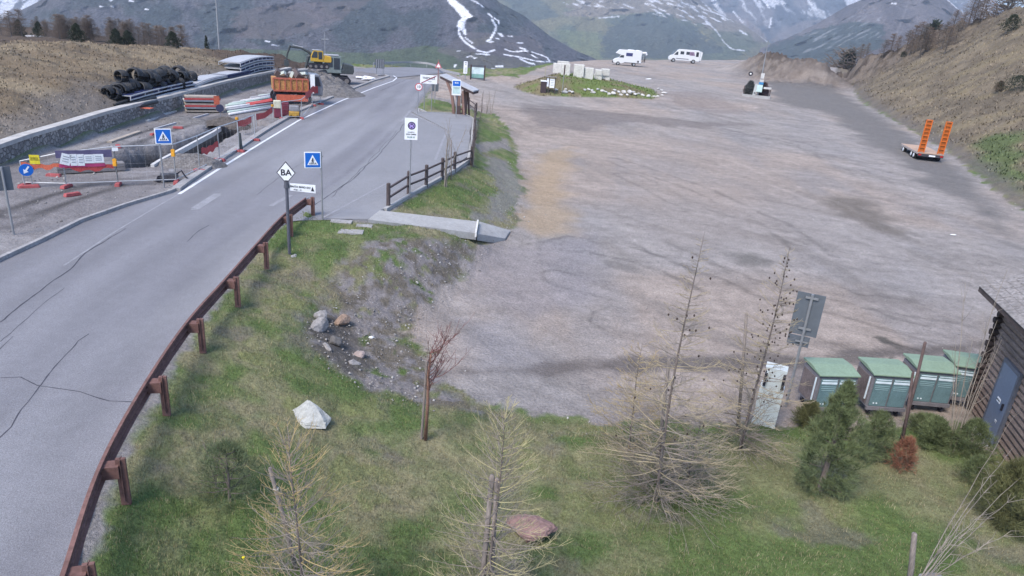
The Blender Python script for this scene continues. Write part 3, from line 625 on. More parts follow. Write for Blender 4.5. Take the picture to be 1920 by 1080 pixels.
# ================= ROADSIDE OBJECTS =================
STEEL=mat('galvanised_steel',(.30,.31,.33),rough=.5,metal=.5,var=((6,.12),)); GREYBACK=mat('sign_back_grey',(.10,.115,.135),rough=.6,var=((5,.1),))
WHITE=mat('white_sheet',(.78,.80,.83),rough=.5,var=((8,.04),)); BLUE=mat('sign_blue',(.01,.13,.52),rough=.45,var=((8,.05),)); BLACK=mat('sign_black',(.02,.02,.03),rough=.6,var=((8,.05),)); RED=mat('sign_red',(.55,.03,.04),rough=.5,var=((8,.06),))
WOODD=mat('weathered_wood',(.085,.068,.068),rough=.9,var=((3,.2),(30,.25)),bump=(40,.5,.01),stretch=(1,1,.25)); WOODG=mat('grey_stake_wood',(.22,.19,.175),rough=.9,var=((3,.2),(40,.3)),bump=(50,.5,.01),stretch=(1,1,.15))
RUST=mat('rusty_steel',(.155,.085,.075),rough=.8,var=((2,.2),(14,.25)),bump=(40,.3,.004)); LOG=mat('hut_log',(.22,.165,.138),rough=.9,var=((2,.25),(25,.3)),bump=(30,.6,.015),stretch=(.3,1,1))
def face_cam(b,extra=0):  # z rotation so that local -Y looks towards the camera foot
    return math.atan2(-b[0],b[1])+extra if False else math.atan2(b[0],b[1])*-1+extra
def signpost(name,label,cat,b,h,rz,r=.03,group=None,m=STEEL):
    t=thing(name,label,cat,tuple(b),rz,group); MB().tube([(0,0,-.2),(0,0,h)],r,8).build('pole',m,t,smooth=False); return t
def crosswalk_panel(t,x,z,s):
    y=-.05
    MB().box((x,y+.012,z),(s,.02,s)).build('panel',WHITE,t,bevel=.01); p=[c for c in t.children if c.name.startswith('panel')][-1]
    k=s/2; B=lambda mb,n,m,yy: mb.build(n,m,p)
    MB().box((x,y-.001,z),(s*.88,.006,s*.88)).build('blue_field',BLUE,p)
    MB().prism([(x-k*.66,z-k*.60),(x+k*.66,z-k*.60),(x,z+k*.66)],.006,Matrix.Translation((0,y-.008,0))).build('white_triangle',WHITE,p)
    f=MB(); T=Matrix.Translation((0,y-.015,0))
    f.disc((x,y-.015,z+k*.22),k*.075,.006,'Y',10)
    f.prism([(x-k*.07,z+k*.14),(x+k*.07,z+k*.14),(x+k*.06,z-k*.12),(x-k*.06,z-k*.12)],.006,T)
    for sx in(-1,1):
        f.prism([(x+sx*k*.0,z-k*.10),(x+sx*k*.08,z-k*.10),(x+sx*k*.22,z-k*.5),(x+sx*k*.13,z-k*.5)],.006,T)
        f.prism([(x+sx*k*.05,z+k*.12),(x+sx*k*.09,z+k*.08),(x+sx*k*.2,z-k*.1),(x+sx*k*.15,z-k*.1)],.006,T)
        f.prism([(x+sx*k*.30,z-k*.5),(x+sx*k*.42,z-k*.5),(x+sx*k*.36,z-k*.3),(x+sx*k*.28,z-k*.3)],.006,T)
    f.prism([(x-k*.05,z-k*.5),(x+k*.05,z-k*.5),(x+k*.02,z-k*.34),(x-k*.02,z-k*.34)],.006,T)
    f.build('walking_figure',BLACK,p)
# crosswalk sign at the path
b=at(605,413); h=top(b,283); t=signpost('crosswalk_sign','square blue pedestrian crossing sign on a thin pole where the concrete path meets the road','sign',b,h,face_cam(b,.12))
crosswalk_panel(t,-.31,h-.33,.60)
MB().box((-.1,.02,h-.2),(.35,.02,.04)).build('bracket',STEEL,t)
# second crosswalk sign, by the trench
b=atz(308,352,RZ); h=top(b,241); t=signpost('crosswalk_sign','smaller looking blue pedestrian crossing sign rising over the trench fence','sign',b,h,face_cam(b,.05),.032); crosswalk_panel(t,.16,h-.31,.62)
# diamond BA sign with arrow plate
b=at(543,481); h=top(b,345); t=signpost('signpost','dark post with a white diamond lettered BA and a white finger plate below','signpost',b,h,face_cam(b,-.12),.05,m=mat('dark_post',(.09,.095,.12),rough=.6))
MB().disc((0,0,h-.08),.085,.10,'Z',10).disc((0,0,h+.03),.075,.12,'Z',10).build('collar',mat('dark_post'),t)
dz=h+.36; s=.31
p=MB().prism([(-s*.92,dz),(0,dz-s*1.16),(s*.92,dz),(0,dz+s*1.16)],.02).build('diamond_border',BLACK,t)
MB().prism([(-s*.83,dz),(0,dz-s*1.04),(s*.83,dz),(0,dz+s*1.04)],.008,Matrix.Translation((0,-.013,0))).build('diamond_face',WHITE,p)
text('BA',.27,BLACK,p,(0,-.02,dz),bold=.006)
MB().box((0,-.02,dz-.27),(.10,.02,.06)).build('clip',BLACK,p)
fp=MB().prism([(.10,h-.20),(.88,h-.27),(.88,h-.01),(.10,h+.03)],.025).build('finger_plate',WHITE,t)
MB().box((.05,0,h-.07),(.12,.03,.12)).build('bracket',STEEL,t)
text('BAITA BIVIO SCI',.085,BLACK,fp,(.42,-.018,h-.085),(math.pi/2,R(4),0),bold=.002); text('rifugio  ski',.06,BLACK,fp,(.33,-.018,h-.17),(math.pi/2,R(4),0))
MB().prism([(.74,h-.20),(.84,h-.21),(.79,h-.06)],.006,Matrix.Translation((0,-.018,0))).build('tree_symbol',BLACK,fp)
MB().disc((0,0,.0),.3,.12,'Z',9,.22).build('concrete_footing',KERB,t)
# no-parking sign by the fence
b=at(768,372); h=top(b,221); t=signpost('no_stopping_sign','tall white rectangular sign with a ring symbol on a pole in the wooden fence','sign',b,h,face_cam(b,.05),.03)
W_,H_=.55,.92; p=MB().box((.0,-.045,h-H_/2),(W_,.02,H_)).build('panel',WHITE,t)
MB().disc((.02,-.058,h-.32),.165,.006,'Y',26).build('ring',BLACK,p)
MB().disc((.02,-.062,h-.32),.125,.006,'Y',26).build('ring_field',mat('sign_violet',(.36,.27,.62),rough=.5),p)
v=MB(); v.box((.02,-.067,h-.25),(.11,.004,.05)).box((.02,-.067,h-.40),(.06,.004,.05)).box((-.07,-.067,h-.33),(.03,.004,.08)).box((.1,-.067,h-.33),(.03,.004,.08)); v.build('symbol',BLACK,p)
text('DIVIETO',.075,BLACK,p,(0,-.06,h-.60)); text('SOSTA CAMPER',.075,BLACK,p,(0,-.06,h-.69),sx=.8,bold=.002); text('0-24 H',.11,mat('sign_green_text',(.05,.16,.13)),p,(0,-.06,h-.81),bold=.002)
# guard rail
gp=[(160,1100),(178,1005),(236,932),(312,768),(380,652),(446,567),(500,497),(546,440),(587,404)]
gb=[atz(180,1140,RZ)]+[atz(a,c,RZ) for a,c in gp[2:]]
gt=thing('guard_rail','rust brown steel guard rail along the right edge of the road','guard rail',tuple(gb[1]))
g0=gb[1]; gl=[p-g0 for p in gb]; first=gl[0]-(gl[1]-gl[0])*.6; allp=[first]+gl
def smooth_pl(P,n=6):
    o=[]; 
    for i in range(len(P)-1):
        a=P[max(i-1,0)];b_=P[i];c=P[i+1];d_=P[min(i+2,len(P)-1)]
        for t_ in np.linspace(0,1,n,endpoint=False):
            o.append(.5*((2*b_)+(-a+c)*t_+(2*a-5*b_+4*c-d_)*t_**2+(-a+3*b_-3*c+d_)*t_**3))
    o.append(P[-1]); return o
def extrude_profile(path,prof,close=True):
    vs=[];fs=[];n=len(prof)
    for i,p in enumerate(path):
        t_=path[min(i+1,len(path)-1)]-path[max(i-1,0)]; t_=t_/np.hypot(t_[0],t_[1]); nn=np.array([t_[1],-t_[0],0])  # to the right
        for u,w in prof: vs.append(tuple(p+nn*u+np.array([0,0,w])))
    for i in range(len(path)-1):
        for k in range(n if close else n-1):
            a=i*n+k; b_=i*n+(k+1)%n; fs.append((a,b_,b_+n,a+n))
    if close: fs+=[tuple(range(n)),tuple((len(path)-1)*n+k for k in range(n-1,-1,-1))]
    return vs,fs
sp=smooth_pl(allp,8)
w=[(-.30,.74),(-.24,.75),(-.235,.70),(-.30,.655),(-.30,.62),(-.245,.585),(-.245,.555),(-.30,.52),(-.30,.485),(-.235,.44),(-.27,.435),(-.335,.48),(-.335,.525),(-.28,.56),(-.28,.58),(-.335,.615),(-.335,.66),(-.28,.705),(-.275,.725),(-.30,.725)]
MB().add(*extrude_profile(sp,[(u,v_-.06) for u,v_ in w])).build('rail',RUST,gt,smooth=False)
for i,p in enumerate(allp[1:]):
    nx=allp[min(i+2,len(allp)-1)]-allp[i]; a=math.atan2(nx[1],nx[0])
    m_=MB(); m_.box((p[0],p[1],.30),(.06,.14,.86),rz=a); m_.box((p[0]-0*.1,p[1],.34),(.14,.012,.78),rz=a)
    po=m_.build('post',RUST,gt)
    rr_=Vector((math.sin(a),-math.cos(a),0))*-.14; MB().box((p[0]+rr_.x,p[1]+rr_.y,.53),(.20,.24,.22),rz=a).build('spacer_block',RUST,po)
e_=allp[-1]; MB().tube([e_+np.array([-.27,-.05,.62]),e_+np.array([-.20,.10,.64]),e_+np.array([-.04,.14,.58]),e_+np.array([.03,.10,.42])],[.05,.08,.09,.05],8).build('end_cap',STEEL,gt)
for (a,c) in ((222,935),(300,770)): pass
# wooden fence
def plank_fence(name,label,posts,hp=1.08):
    P=[np.asarray(p,float) for p in posts]; t=thing(name,label,'fence',tuple(P[0]))
    for p in P:
        q_=p-P[0]; MB().tube([(q_[0],q_[1],q_[2]-.3),(q_[0],q_[1],q_[2]+hp-.03),(q_[0],q_[1],q_[2]+hp)],[.085,.085,.06],10).build('post',WOODD,t)
    for a,c in zip(P[:-1],P[1:]):
        for hh in(.45,.86):
            a_=a-P[0];c_=c-P[0]; MB().tube([(a_[0],a_[1],a_[2]+hh),(c_[0],c_[1],c_[2]+hh)],.05,8).build('rail',WOODD,t)
    return t
fx=lambda a,c: (lambda p: np.array([p[0],p[1],hz(p[0],p[1])]))(atz(a,c,.97))
plank_fence('wooden_fence','dark brown two rail post fence between the bus bay and the grass bank',[fx(728,389),fx(766,366),fx(799,350),fx(829,334),fx(852,320),fx(884,302),fx(888,270),fx(889,250),fx(890,232),fx(891,220),fx(891,210)])
plank_fence('wooden_fence','short dark post and rail fence running back behind the bus shelter',[fx(893,205),fx(879,196),fx(866,190)])
# ---- bus shelter ----
b=atz(860,216,RZ); rz=face_cam(b,-.30); t=thing('bus_shelter','brown timber bus shelter with a thin sloping grey roof beside the bus bay','shelter',tuple(b),rz)
WB=mat('shelter_timber',(.20,.125,.105),rough=.85,var=((3,.2),(25,.2)),stretch=(1,1,.2))
def gap(a,b_): return b_-a
RFm=mat('shelter_roof',(.42,.43,.46),rough=.6,var=((4,.1),))
MB().prism([(-1.7,3.05),(1.25,2.02),(1.25,2.12),(-1.7,3.15)],1.7,Matrix.Translation((0,.6,0))).build('roof',RFm,t)
MB().prism([(-1.68,2.84),(1.22,1.82),(1.22,2.015),(-1.68,3.045)],1.62,Matrix.Translation((0,.6,0))).build('fascia',mat('dark_timber',(.07,.05,.05),rough=.9,var=((4,.2),)),t)
for yy in(-.1,1.3):
    MB().prism([(-1.25,2.75),(-1.0,2.68),(-.55,1.7),(-.35,.7),(-.30,0),(-.50,0),(-.58,.7),(-.78,1.7)],.16,Matrix.Translation((0,yy,0))).build('curved_brace',WB,t)
    MB().box((.02,yy,1.15),(.16,.16,2.3)).build('post',WB,t)
    MB().box((.42,yy,.95),(.14,.14,2.1),M=Matrix.Rotation(R(-6),4,'Y')).build('post',WB,t)
MB().box((.30,.6,.95),(.06,1.3,1.9)).build('back_wall',WB,t); MB().box((-.1,.6,.45),(.4,1.2,.06)).build('bench',WB,t)
MB().box((.0,-.2,.4),(.42,.06,.8)).build('side_panel',mat('dark_timber'),t)
# bus stop sign
b=atz(855,222,RZ); h=top(b,149); t=signpost('bus_stop_sign','blue and white bus stop sign with rounded top on a pole before the shelter','sign',b,h*.93,face_cam(b,.1),.035)
W_=.72; p=MB().prism([(-W_/2,h-1.22),(W_/2,h-1.22),(W_/2,h-.08),(W_/2-.08,h),(-W_/2+.08,h),(-W_/2,h-.08)],.05,Matrix.Translation((-.08,-.06,0))).build('frame',WHITE,t)
MB().box((-.08,-.09,h-.30),(.60,.01,.40)).build('blue_field',BLUE,p); MB().box((-.08,-.09,h-.82),(.58,.01,.55)).build('timetable',mat('pale_mint',(.48,.62,.60)),p)
text('BUS',.17,WHITE,p,(-.08,-.1,h-.26),bold=.004); text('FERMATA',.09,BLACK,p,(-.08,-.1,h-.66))
# speed limit
b=atz(783,215,RZ); h=top(b,156); t=signpost('speed_limit_sign','round white 10 speed limit sign left of the shelter at the bay mouth','sign',b,h,face_cam(b),.035)
p=MB().disc((.04,-.05,h-.28),.30,.02,'Y',24).build('red_ring',mat('pale_red',(.50,.12,.14)),t); MB().disc((.04,-.064,h-.28),.23,.006,'Y',24).build('face',WHITE,p); text('10',.30,BLACK,p,(.04,-.07,h-.28),bold=.006)
# town end sign
b=atz(795,208,RZ); h=top(b,140); t=signpost('town_end_sign','wide white TREPALLE town end sign crossed by a dark red bar','sign',b,h,face_cam(b),.035)
b2=.62
MB().tube([(b2,0,-.2),(b2,0,h)],.035,8).build('pole',STEEL,t); mx=.32
p=MB().box((mx,-.05,h-.36),(1.42,.025,.70)).build('panel',WHITE,t); text('TREPALLE',.24,BLACK,p,(mx,-.068,h-.27),bold=.004); text('Livigno',.11,BLACK,p,(mx+.1,-.068,h-.52))
MB().prism([(mx-.66,h-.68),(mx-.52,h-.68),(mx+.66,h-.06),(mx+.52,h-.06)],.006,Matrix.Translation((0,-.072,0))).build('diagonal_bar',mat('dark_red',(.25,.03,.05)),p)
b=atz(815,196,RZ); h=top(b,156); t=signpost('sign_back','dark grey back of a double road sign below the TREPALLE sign','sign',b,h,face_cam(b),.03); MB().box((-.2,.0,h-.35),(.27,.03,.72)).box((.17,.0,h-.36),(.27,.03,.72)).build('panel',GREYBACK,t)
b=lot_at(821,158); h=top(b,112); t=signpost('warning_sign','small triangular red and white warning sign on a reddish pole above the shelter','sign',b,h,face_cam(b),.05,m=mat('reddish_pole',(.28,.16,.15)))
MB().prism([(-.42,h-.95),(.42,h-.95),(0,h-.2)],.03,Matrix.Translation((0,-.06,0))).build('panel',mat('pale_red'),t); pp=[c for c in t.children if c.name.startswith('panel')][-1]
MB().prism([(-.25,h-.86),(.25,h-.86),(0,h-.42)],.006,Matrix.Translation((0,-.08,0))).build('face',WHITE,pp)
# totem and billboard at the drop
b=lot_at(872,150); h=top(b,115); t=thing('totem_sign','tall narrow white totem sign left of the landscape billboard','sign',tuple(b),face_cam(b)); k=1/pxm(b)
MB().box((0,.1,h*.5),(.1,.1,h)).build('pole',STEEL,t); p=MB().box((-.02,0,h-11*k),(7.2*k,.06,22*k)).build('panel',WHITE,t); text('WI\nFI',3.2*k,BLACK,p,(0,-.05,h-4*k)); MB().box((0,-.04,h-15*k),(4*k,.01,9*k)).build('printed_area',mat('pale_grey_print',(.55,.58,.58)),p)
b=lot_at(895,150); h=top(b,122); k=1/pxm(b); t=thing('billboard','landscape billboard with snowy mountain print and dark frame near the drop','billboard',tuple(b),face_cam(b,.03))
p=MB().box((0,0,h-12.5*k),(25*k,.12,25*k)).build('frame',mat('billboard_frame',(.09,.10,.12)),t)
MB().box((-.0,-.075,h-10*k),(22.5*k,.02,12*k)).build('mountain_print',mat('snow_print',(.55,.66,.68),var=((.9,.35),)),p); MB().box((0,-.075,h-19.5*k),(22.5*k,.02,7*k)).build('green_print',mat('teal_print',(.20,.36,.33),var=((1.2,.2),)),p)
for sx in(-1,1): MB().box((sx*12.8*k,0,h*.5),(.16,.16,h)).build('post',mat('dark_timber'),t)
MB().add(*[q_ for q_ in ribbon([atz(700,127,RZ)-np.array(b)*0+0 for _ in range(1)]+[atz(760,126,RZ)],.05,h=.02)]) if False else None
# far guard rail along the outside of the bend
fr_=[atz(a,c,RZ) for a,c in ((700,127),(735,125),(770,124),(800,126),(818,131),(832,140))]+[lot_at(862,148)]
t=thing('guard_rail','pale steel guard rail round the outside of the far road bend','guard rail',tuple(fr_[0])); fl=[p-fr_[0] for p in fr_]
MB().add(*extrude_profile(smooth_pl(fl,5),[(0,.45),(0.08,.45),(0.08,.75),(0,.75)])).build('rail',mat('pale_rail',(.33,.33,.35),rough=.6),t)
for p in fl: MB().box((p[0],p[1],p[2]+.3),(.1,.1,.8)).build('post',STEEL,t)
# sign gantry back at the bend
b=atz(712,139,RZ); h=top(b,111); k=1/pxm(b); t=thing('direction_sign','dark back of a large direction sign at the far road bend','sign',tuple(b),face_cam(b))
p=MB().box((0,0,h-8*k),(17*k,.08,16*k)).build('panel',GREYBACK,t)
for x in(-6,-2,2,6): MB().box((x*k,-.06,h-8*k),(.10,.05,15*k)).build('stiffener',STEEL,p)
for sx in(-1,1): MB().tube([(sx*6*k,.08,-.2),(sx*6*k,.08,h-2*k)],.07,6).build('post',STEEL,t)
# ---- masts ----
def mast(px,pyb,pyt,D,label,r=.12,arm=False,name='mast'):
    b=atd(px,pyb,D); b=np.array([b[0],b[1],hz(b[0],b[1])]); h=top(b,pyt); t=thing(name,label,'mast',tuple(b),face_cam(b))
    MB().tube([(0,0,-.5),(0,0,h)],[r,r*.5],6).build('pole',STEEL,t)
    if arm: MB().box((0,0,h*.80),(13/pxm(b),.15,.15)).build('crossarm',STEEL,t)
    return t
mast(411,85,-30,92,'very tall thin pale mast on the brown dirt ridge',.14); mast(610,112,60,100,'pole with a short crossarm behind the yellow excavator',.1,True)
# ---- grey sign backs ----
b=at(1473,762); h=top(b,552); t=signpost('sign_back','large dark grey back of a tall sign on a pole beside the waste bins','sign',b,h,face_cam(b,.03),.035)
k=1/pxm(b+np.array([0,0,h*.8])); p=MB().box((-.02,.04,h-42*k),(49*k,.02,84*k)).build('large_panel',GREYBACK,t); 
for z_ in (8,70): MB().box((0,-.0,h-z_*k),(22*k,.03,4*k)).build('bracket',STEEL,p)
p=MB().box((-.02-4.5*k,.04,h-97*k),(39*k,.02,21*k)).build('small_panel',GREYBACK,t); MB().box((0,-.0,h-97*k),(22*k,.03,3*k)).build('bracket',STEEL,p)
b=atz(26,440,RZ); h=top(b,313); t=signpost('sign_back','dark sign back on a pole at the left edge of the yard','sign',b,h,face_cam(b,.1),.035); k=1/pxm(b)
p=MB().box((.02,.04,h-22*k),(24*k,.02,44*k)).build('panel',GREYBACK,t); MB().box((.0,0.01,h-22*k),(.02,.05,42*k)).build('stiffener',STEEL,p)
# ---- white notched cabinet ----
b=at(1431,800); h=top(b,692); k=1/pxm(b); t=thing('cabinet','tall white cabinet with a notched top standing between bare larches and the sign back','cabinet',tuple(b),face_cam(b,.0))
WP=mat('white_paint_weathered',(.60,.64,.63),rough=.6,var=((3,.07),(20,.08)))
w1,w2=19*k,22*k
MB().prism([(-w2,0),(w2*.9,0),(w2*.95,h*.66),(w1*.75,h*.68),(w1*.72,h*.93),(w1,h*.95),(w1,h),(-w1,h),(-w1*.8,h*.93),(-w1*.72,h*.70),(-w2*.95,h*.66)],.34,Matrix.Translation((0,.17,0))).build('body',WP,t,bevel=.01)
for sx in(-.8,.85): MB().box((w1*sx,.02,h*.80),(w1*.25,.22,h*.2)).build('dark_notch',BLACK,t)  # black box filling each side notch
for i in range(9):
    pass
# ---- waste bins ----
BG=mat('bin_frame_grey',(.17,.165,.185),rough=.6,var=((5,.15),(40,.15))); BT=mat('bin_teal_panel',(.125,.205,.225),rough=.5,var=((3,.12),(30,.12))); BL=mat('bin_lid_green',(.20,.28,.205),rough=.55,var=((2,.08),(18,.1))); BW=mat('bin_white_stripe',(.62,.72,.78),rough=.5)
def make_bin():
    t=thing('waste_bin','x','waste bin'); w=1.06; d=.86; hb_=.26; hf=.92; z0=.24
    bd=MB(); bd.box((0,.43,z0+.45),(w,d-.04,.86)); bd.build('body',BG,t,bevel=.01)
    for sx in(-1,1):
        p=MB().box((sx*.245,-.005,z0+.44),(.44,.03,.76)).build('front_panel',BT,t)
        MB().box((sx*.245,-.025,z0+.72),(.42,.012,.055)).box((sx*.245,-.025,z0+.79),(.40,.012,.02)).build('stripe',BW,p)
        MB().box((sx*.245,-.024,z0+.62),(.38,.01,.012)).box((sx*.245,-.024,z0+.57),(.38,.01,.012)).box((sx*.245,-.024,z0+.52),(.34,.01,.012)).build('rib',mat('bin_pale_rib',(.26,.38,.40)),p)
        MB().box((sx*(w/2+.005),.43,z0+.44),(.02,.70,.70)).build('side_panel',mat('bin_side_brown',(.15,.125,.125),rough=.8,var=((3,.25),(20,.25))),t)
        MB().box((sx*(w/2+.03),.10,z0+.5),(.03,.03,.62)).build('side_handle',BW,t)
    for sx in(-.36,-.28): MB().disc((sx,-.03,z0+.14),.022,.01,'Y',8).build('sticker',BW,t)
    l=MB().prism([(0,0),(.94,.04),(.94,.09),(0.5,.12),(0,.04)],w+.06,Matrix.Translation((0,-.04,z0+.90))@Matrix.Rotation(R(90),4,'Z')); l.build('lid',BL,t,bevel=.01)
    MB().box((0,-.03,z0+.0),(w,.06,.09)).build('bottom_bar',BG,t)
    for sx in(-1,1):
        for yy in(.08,.78):
            p=MB().disc((sx*.38,yy,.085),.085,.04,'X',12).build('wheel',BLACK,t); MB().box((sx*.38,yy,.18),(.09,.09,.13)).build('fork',BG,p)
    return t
bin0=make_bin(); blabels=['green lidded grey waste bin nearest the sign pole, half hidden by the stone pine','second green lidded waste bin from the sign pole, in full view','third green lidded waste bin, behind the leaning stake','green lidded waste bin tucked against the log hut, set back from the others']
for i,(px,py,rz) in enumerate([(1554,782,.02),(1654,781,.0),(1737,772,.0),(1806,764,-.10)]):
    b=at(px,py); rr_=face_cam(b,.58+rz)
    if i==0: o=bin0; o.location=b; o.rotation_euler.z=rr_
    else: o=copy_tree(bin0,loc=tuple(b),rz=rr_)
    o['label']=blabels[i]; o['group']='waste bins by the hut'; o.scale=(1.0,1.0,1.06)
# ---- log hut ----
c0=at(1822,768); hA=top(c0,548); 
dr=at(1845,838); dirv=Vector(((at(1905,880)-c0)[0],(at(1905,880)-c0)[1],0)).normalized(); a=math.atan2(dirv.y,dirv.x)
t=thing('log_hut','weathered brown log hut with grey shingle roof and a blue grey metal door','hut',tuple(c0),a)
Lh=5.2; Wd=3.4; hh=hA; nl=int(hh/.17); 
# local +X runs along the wall seen (towards the camera), +Y into the hut
m_=MB()
for i in range(nl):
    z=.09+i*.17; m_.tube([(-.02-(.16 if i%2 else .22),.0,z),(Lh,.0,z)],.092,8)
m_.build('wall',LOG,t)
m_=MB()
for i in range(nl): m_.tube([(.08,-.2-(.05 if i%2 else 0),.175+i*.17),(.08,Wd,.175+i*.17)],.088,8)
for i in range(4): m_.tube([(.08,-.35+0*i,hh+.0+i*.0),(.08,Wd,hh)],.08,8)
m_.build('wall',mat('dark_log_ends',(.06,.045,.042),rough=.9,var=((4,.3),(25,.3)),bump=(30,.5,.015)),t)
MB().box((Lh/2,Wd/2+.1,hh/2),(Lh-.2,Wd-.2,hh-.1)).build('inner_wall',LOG,t)
rf=MB().prism([(-.65,hh-.22),(Wd/2,hh+.95),(Wd+.6,hh-.22),(Wd+.6,hh-.10),(Wd/2,hh+1.09),(-.65,hh-.10)],Lh+1.1,Matrix.Translation((Lh/2+.15,0,0))@Matrix.Rotation(R(90),4,'Z')).build('roof',mat('roof_boards',(.10,.075,.068),rough=.9,var=((4,.2),)),t)
sh=MB(); SH=mat('wooden_shingle',(.23,.215,.21),rough=.9,var=((1.5,.2),(12,.35)),bump=(25,.5,.01))
sl_=math.atan2(1.19,Wd/2+.65); nrow=13; Ls=math.hypot(1.19,Wd/2+.65)
for side in(0,1):
    for r_ in range(nrow):
        for c_ in range(30):
            s0=(r_+.5)*Ls/nrow; x=-.30+c_*.218+(.1 if r_%2 else 0)+random.uniform(-.01,.01)
            yy=-.65+s0*math.cos(sl_) if not side else Wd+.6-(s0*math.cos(sl_))*(Wd/2+.6)/(Wd/2+.65)
            zz=hh-.10+s0*math.sin(sl_)+.04
            sh.box((x,yy,zz),(.205,Ls/nrow*1.25,.02),M=Matrix.Rotation((1 if not side else -1)*(sl_-.05),4,'X')@Matrix.Rotation(random.uniform(-.02,.02),4,'Z'))
sh.build('shingles',SH,rf)
DR=mat('blue_grey_door',(.155,.19,.26),rough=.5,var=((1.5,.06),(15,.06)))
dx=1.62
d_=MB().box((dx,-.13,1.02),(.86,.06,1.98)).build('door',DR,t,bevel=.01); MB().box((dx+.30,-.18,1.08),(.04,.05,.18)).build('handle',BLACK,d_); MB().box((dx-.02,-.165,1.12),(.20,.01,.12)).build('notice',WHITE,d_); text('VIETATO',.05,BLACK,d_,(dx-.02,-.175,1.12))
text('91',.13,WHITE,d_,(dx+.2,-.165,.62))
MB().box((dx,-.115,2.06),(1.02,.08,.10)).box((dx-.48,-.115,1.0),(.08,.08,2.05)).box((dx+.48,-.115,1.0),(.08,.08,2.05)).build('door_frame',mat('door_frame_grey',(.11,.12,.15),rough=.6),t)
MB().box((dx,-.32,-.02),(1.1,.16,.14)).build('threshold',CONC,t)
tag(MB().slab([c0[:2]+np.array(v_) for v_ in ((0,-.1),(1.5,-4.4),(.1,-4.6),(-1.0,-2.2),(-1.1,.2))],c0[2]-.3,c0[2]-.02).build('pavement',mat('hut_paving',(.17,.165,.18),rough=.9,var=((2,.15),(30,.2)))),kind='structure')
# ================= CONSTRUCTION YARD =================
def yz(px,py): return atz(px,py,RZ+.0)
NAVY=mat('navy_steel',(.02,.03,.10),rough=.6,var=((2,.2),)); PALE=mat('pale_aluminium',(.40,.41,.44),rough=.5,var=((3,.12),)); PIPEB=mat('black_plastic',(.025,.027,.032),rough=.5,var=((6,.2),)); 
NETR=mat('red_barrier_net',(.42,.07,.07),rough=.8,var=((2,.15),(30,.4))); NETO=mat('orange_barrier_net',(.48,.12,.07),rough=.8,var=((2,.15),(30,.3))); FOOT=mat('red_foot',(.32,.08,.085),rough=.8,var=((6,.2),))
FEN=mat('fence_steel',(.42,.44,.47),rough=.5,metal=.3)
# --- mesh fence panels
def fence_panel(a,b_,hA,hB,label,foot=True,net=None,netz=(.5,.75),netm=None,wires=True,feet=(1,1)):
    a=np.array(a);b_=np.array(b_); t=thing('mesh_fence',label,'fence',tuple(a),0,'mesh fence panels round the trench'); d=b_-a; L=np.hypot(d[0],d[1])
    v=lambda s,z: tuple(a*0+np.array([d[0]*s,d[1]*s,d[2]*s+z]))
    hh=lambda s: hA+(hB-hA)*s
    f=MB(); f.tube([v(0,.0),v(0,hA)],.024,6); f.tube([v(1,.0),v(1,hB)],.024,6); f.tube([v(0,hA-.02),v(1,hB-.02)],.024,6); f.tube([v(0,.18),v(1,.18)],.02,6); f.build('frame',FEN,t)
    w=MB()
    n=max(3,int(L/.45))
    for i in range(1,n): w.tube([v(i/n,.18),v(i/n,hh(i/n)-.02)],.002,3,cap=False)
    for k in range(1,4): w.tube([v(0,.18+(hA-.2)*k/4),v(1,.18+(hB-.2)*k/4)],.002,3,cap=False)
    w.build('wire_mesh',FEN,t)
    for s_,on in ((0,feet[0]),(1,feet[1])):
        if on: 
            p=v(s_,.07); ang=math.atan2(d[1],d[0])+R(78); MB().box(p,(.62,.20,.13),rz=ang,taper=.85).build('foot',FOOT,t,bevel=.02)
    if net:
        s0,s1=net; ang=math.atan2(d[1],d[0]); N=10; vs=[];fs=[]
        for i in range(N+1):
            s_=s0+(s1-s0)*i/N; sag=.06*math.sin(i*1.7)-.12*math.sin(math.pi*i/N)
            vs+=[v(s_,netz[0]+sag),v(s_,netz[1]+sag*.6)]
        for i in range(N): fs.append((2*i,2*i+1,2*i+3,2*i+2))
        vs=[(x-.04*math.sin(ang)*-1,y-.04*math.cos(ang),z) for x,y,z in vs]; MB().add(vs,fs).build('barrier_net',netm or NETR,t)
    return t
P=[yz(46,350),yz(125,352),yz(222,348),yz(331,344),yz(375,322),yz(412,302),yz(449,285),yz(478,264)]
tops=[301,285,274,270,254,238,226,215]; hs=[top(p,q_) for p,q_ in zip(P,tops)]
L_=['leftmost mesh fence panel, orange net strip and a yellow notice on it','mesh fence panel covered with white notices above red net','mesh fence panel between the notices and the motor pump, no net','short mesh fence panel just past the blue crossing sign','mesh fence panel with red net beside the concrete sill','mesh fence panel running on from the red net toward the cone','last mesh fence panel of the row before the orange net']
fp=[]
for i in range(7):
    fp.append(fence_panel(P[i],P[i+1],hs[i],hs[i+1],L_[i],net={0:(0.02,.98),1:(.02,.95),4:(.1,.95)}.get(i),netz={0:(.86,1.0),1:(.78,.92),4:(.78,1.05)}.get(i,(.6,.9)),netm={0:NETO}.get(i),feet=(i==0,1)))
# far panels towards the truck
Q_=[yz(528,224),yz(566,223),yz(586,199),yz(601,196)]; qt=[191,186,170,166]; qh=[top(p,c) for p,c in zip(Q_,qt)]
QL=['mesh fence panel in front of the maroon drums','mesh fence panel beside the yellow compressor','farthest mesh fence panel, red net, below the tipper truck']
for i in range(3): fence_panel(Q_[i],Q_[i+1],qh[i],qh[i+1],QL[i],net={2:(.0,1.0),1:(.3,1)}.get(i),netz=(1.1,1.6),feet=(i==0,1))
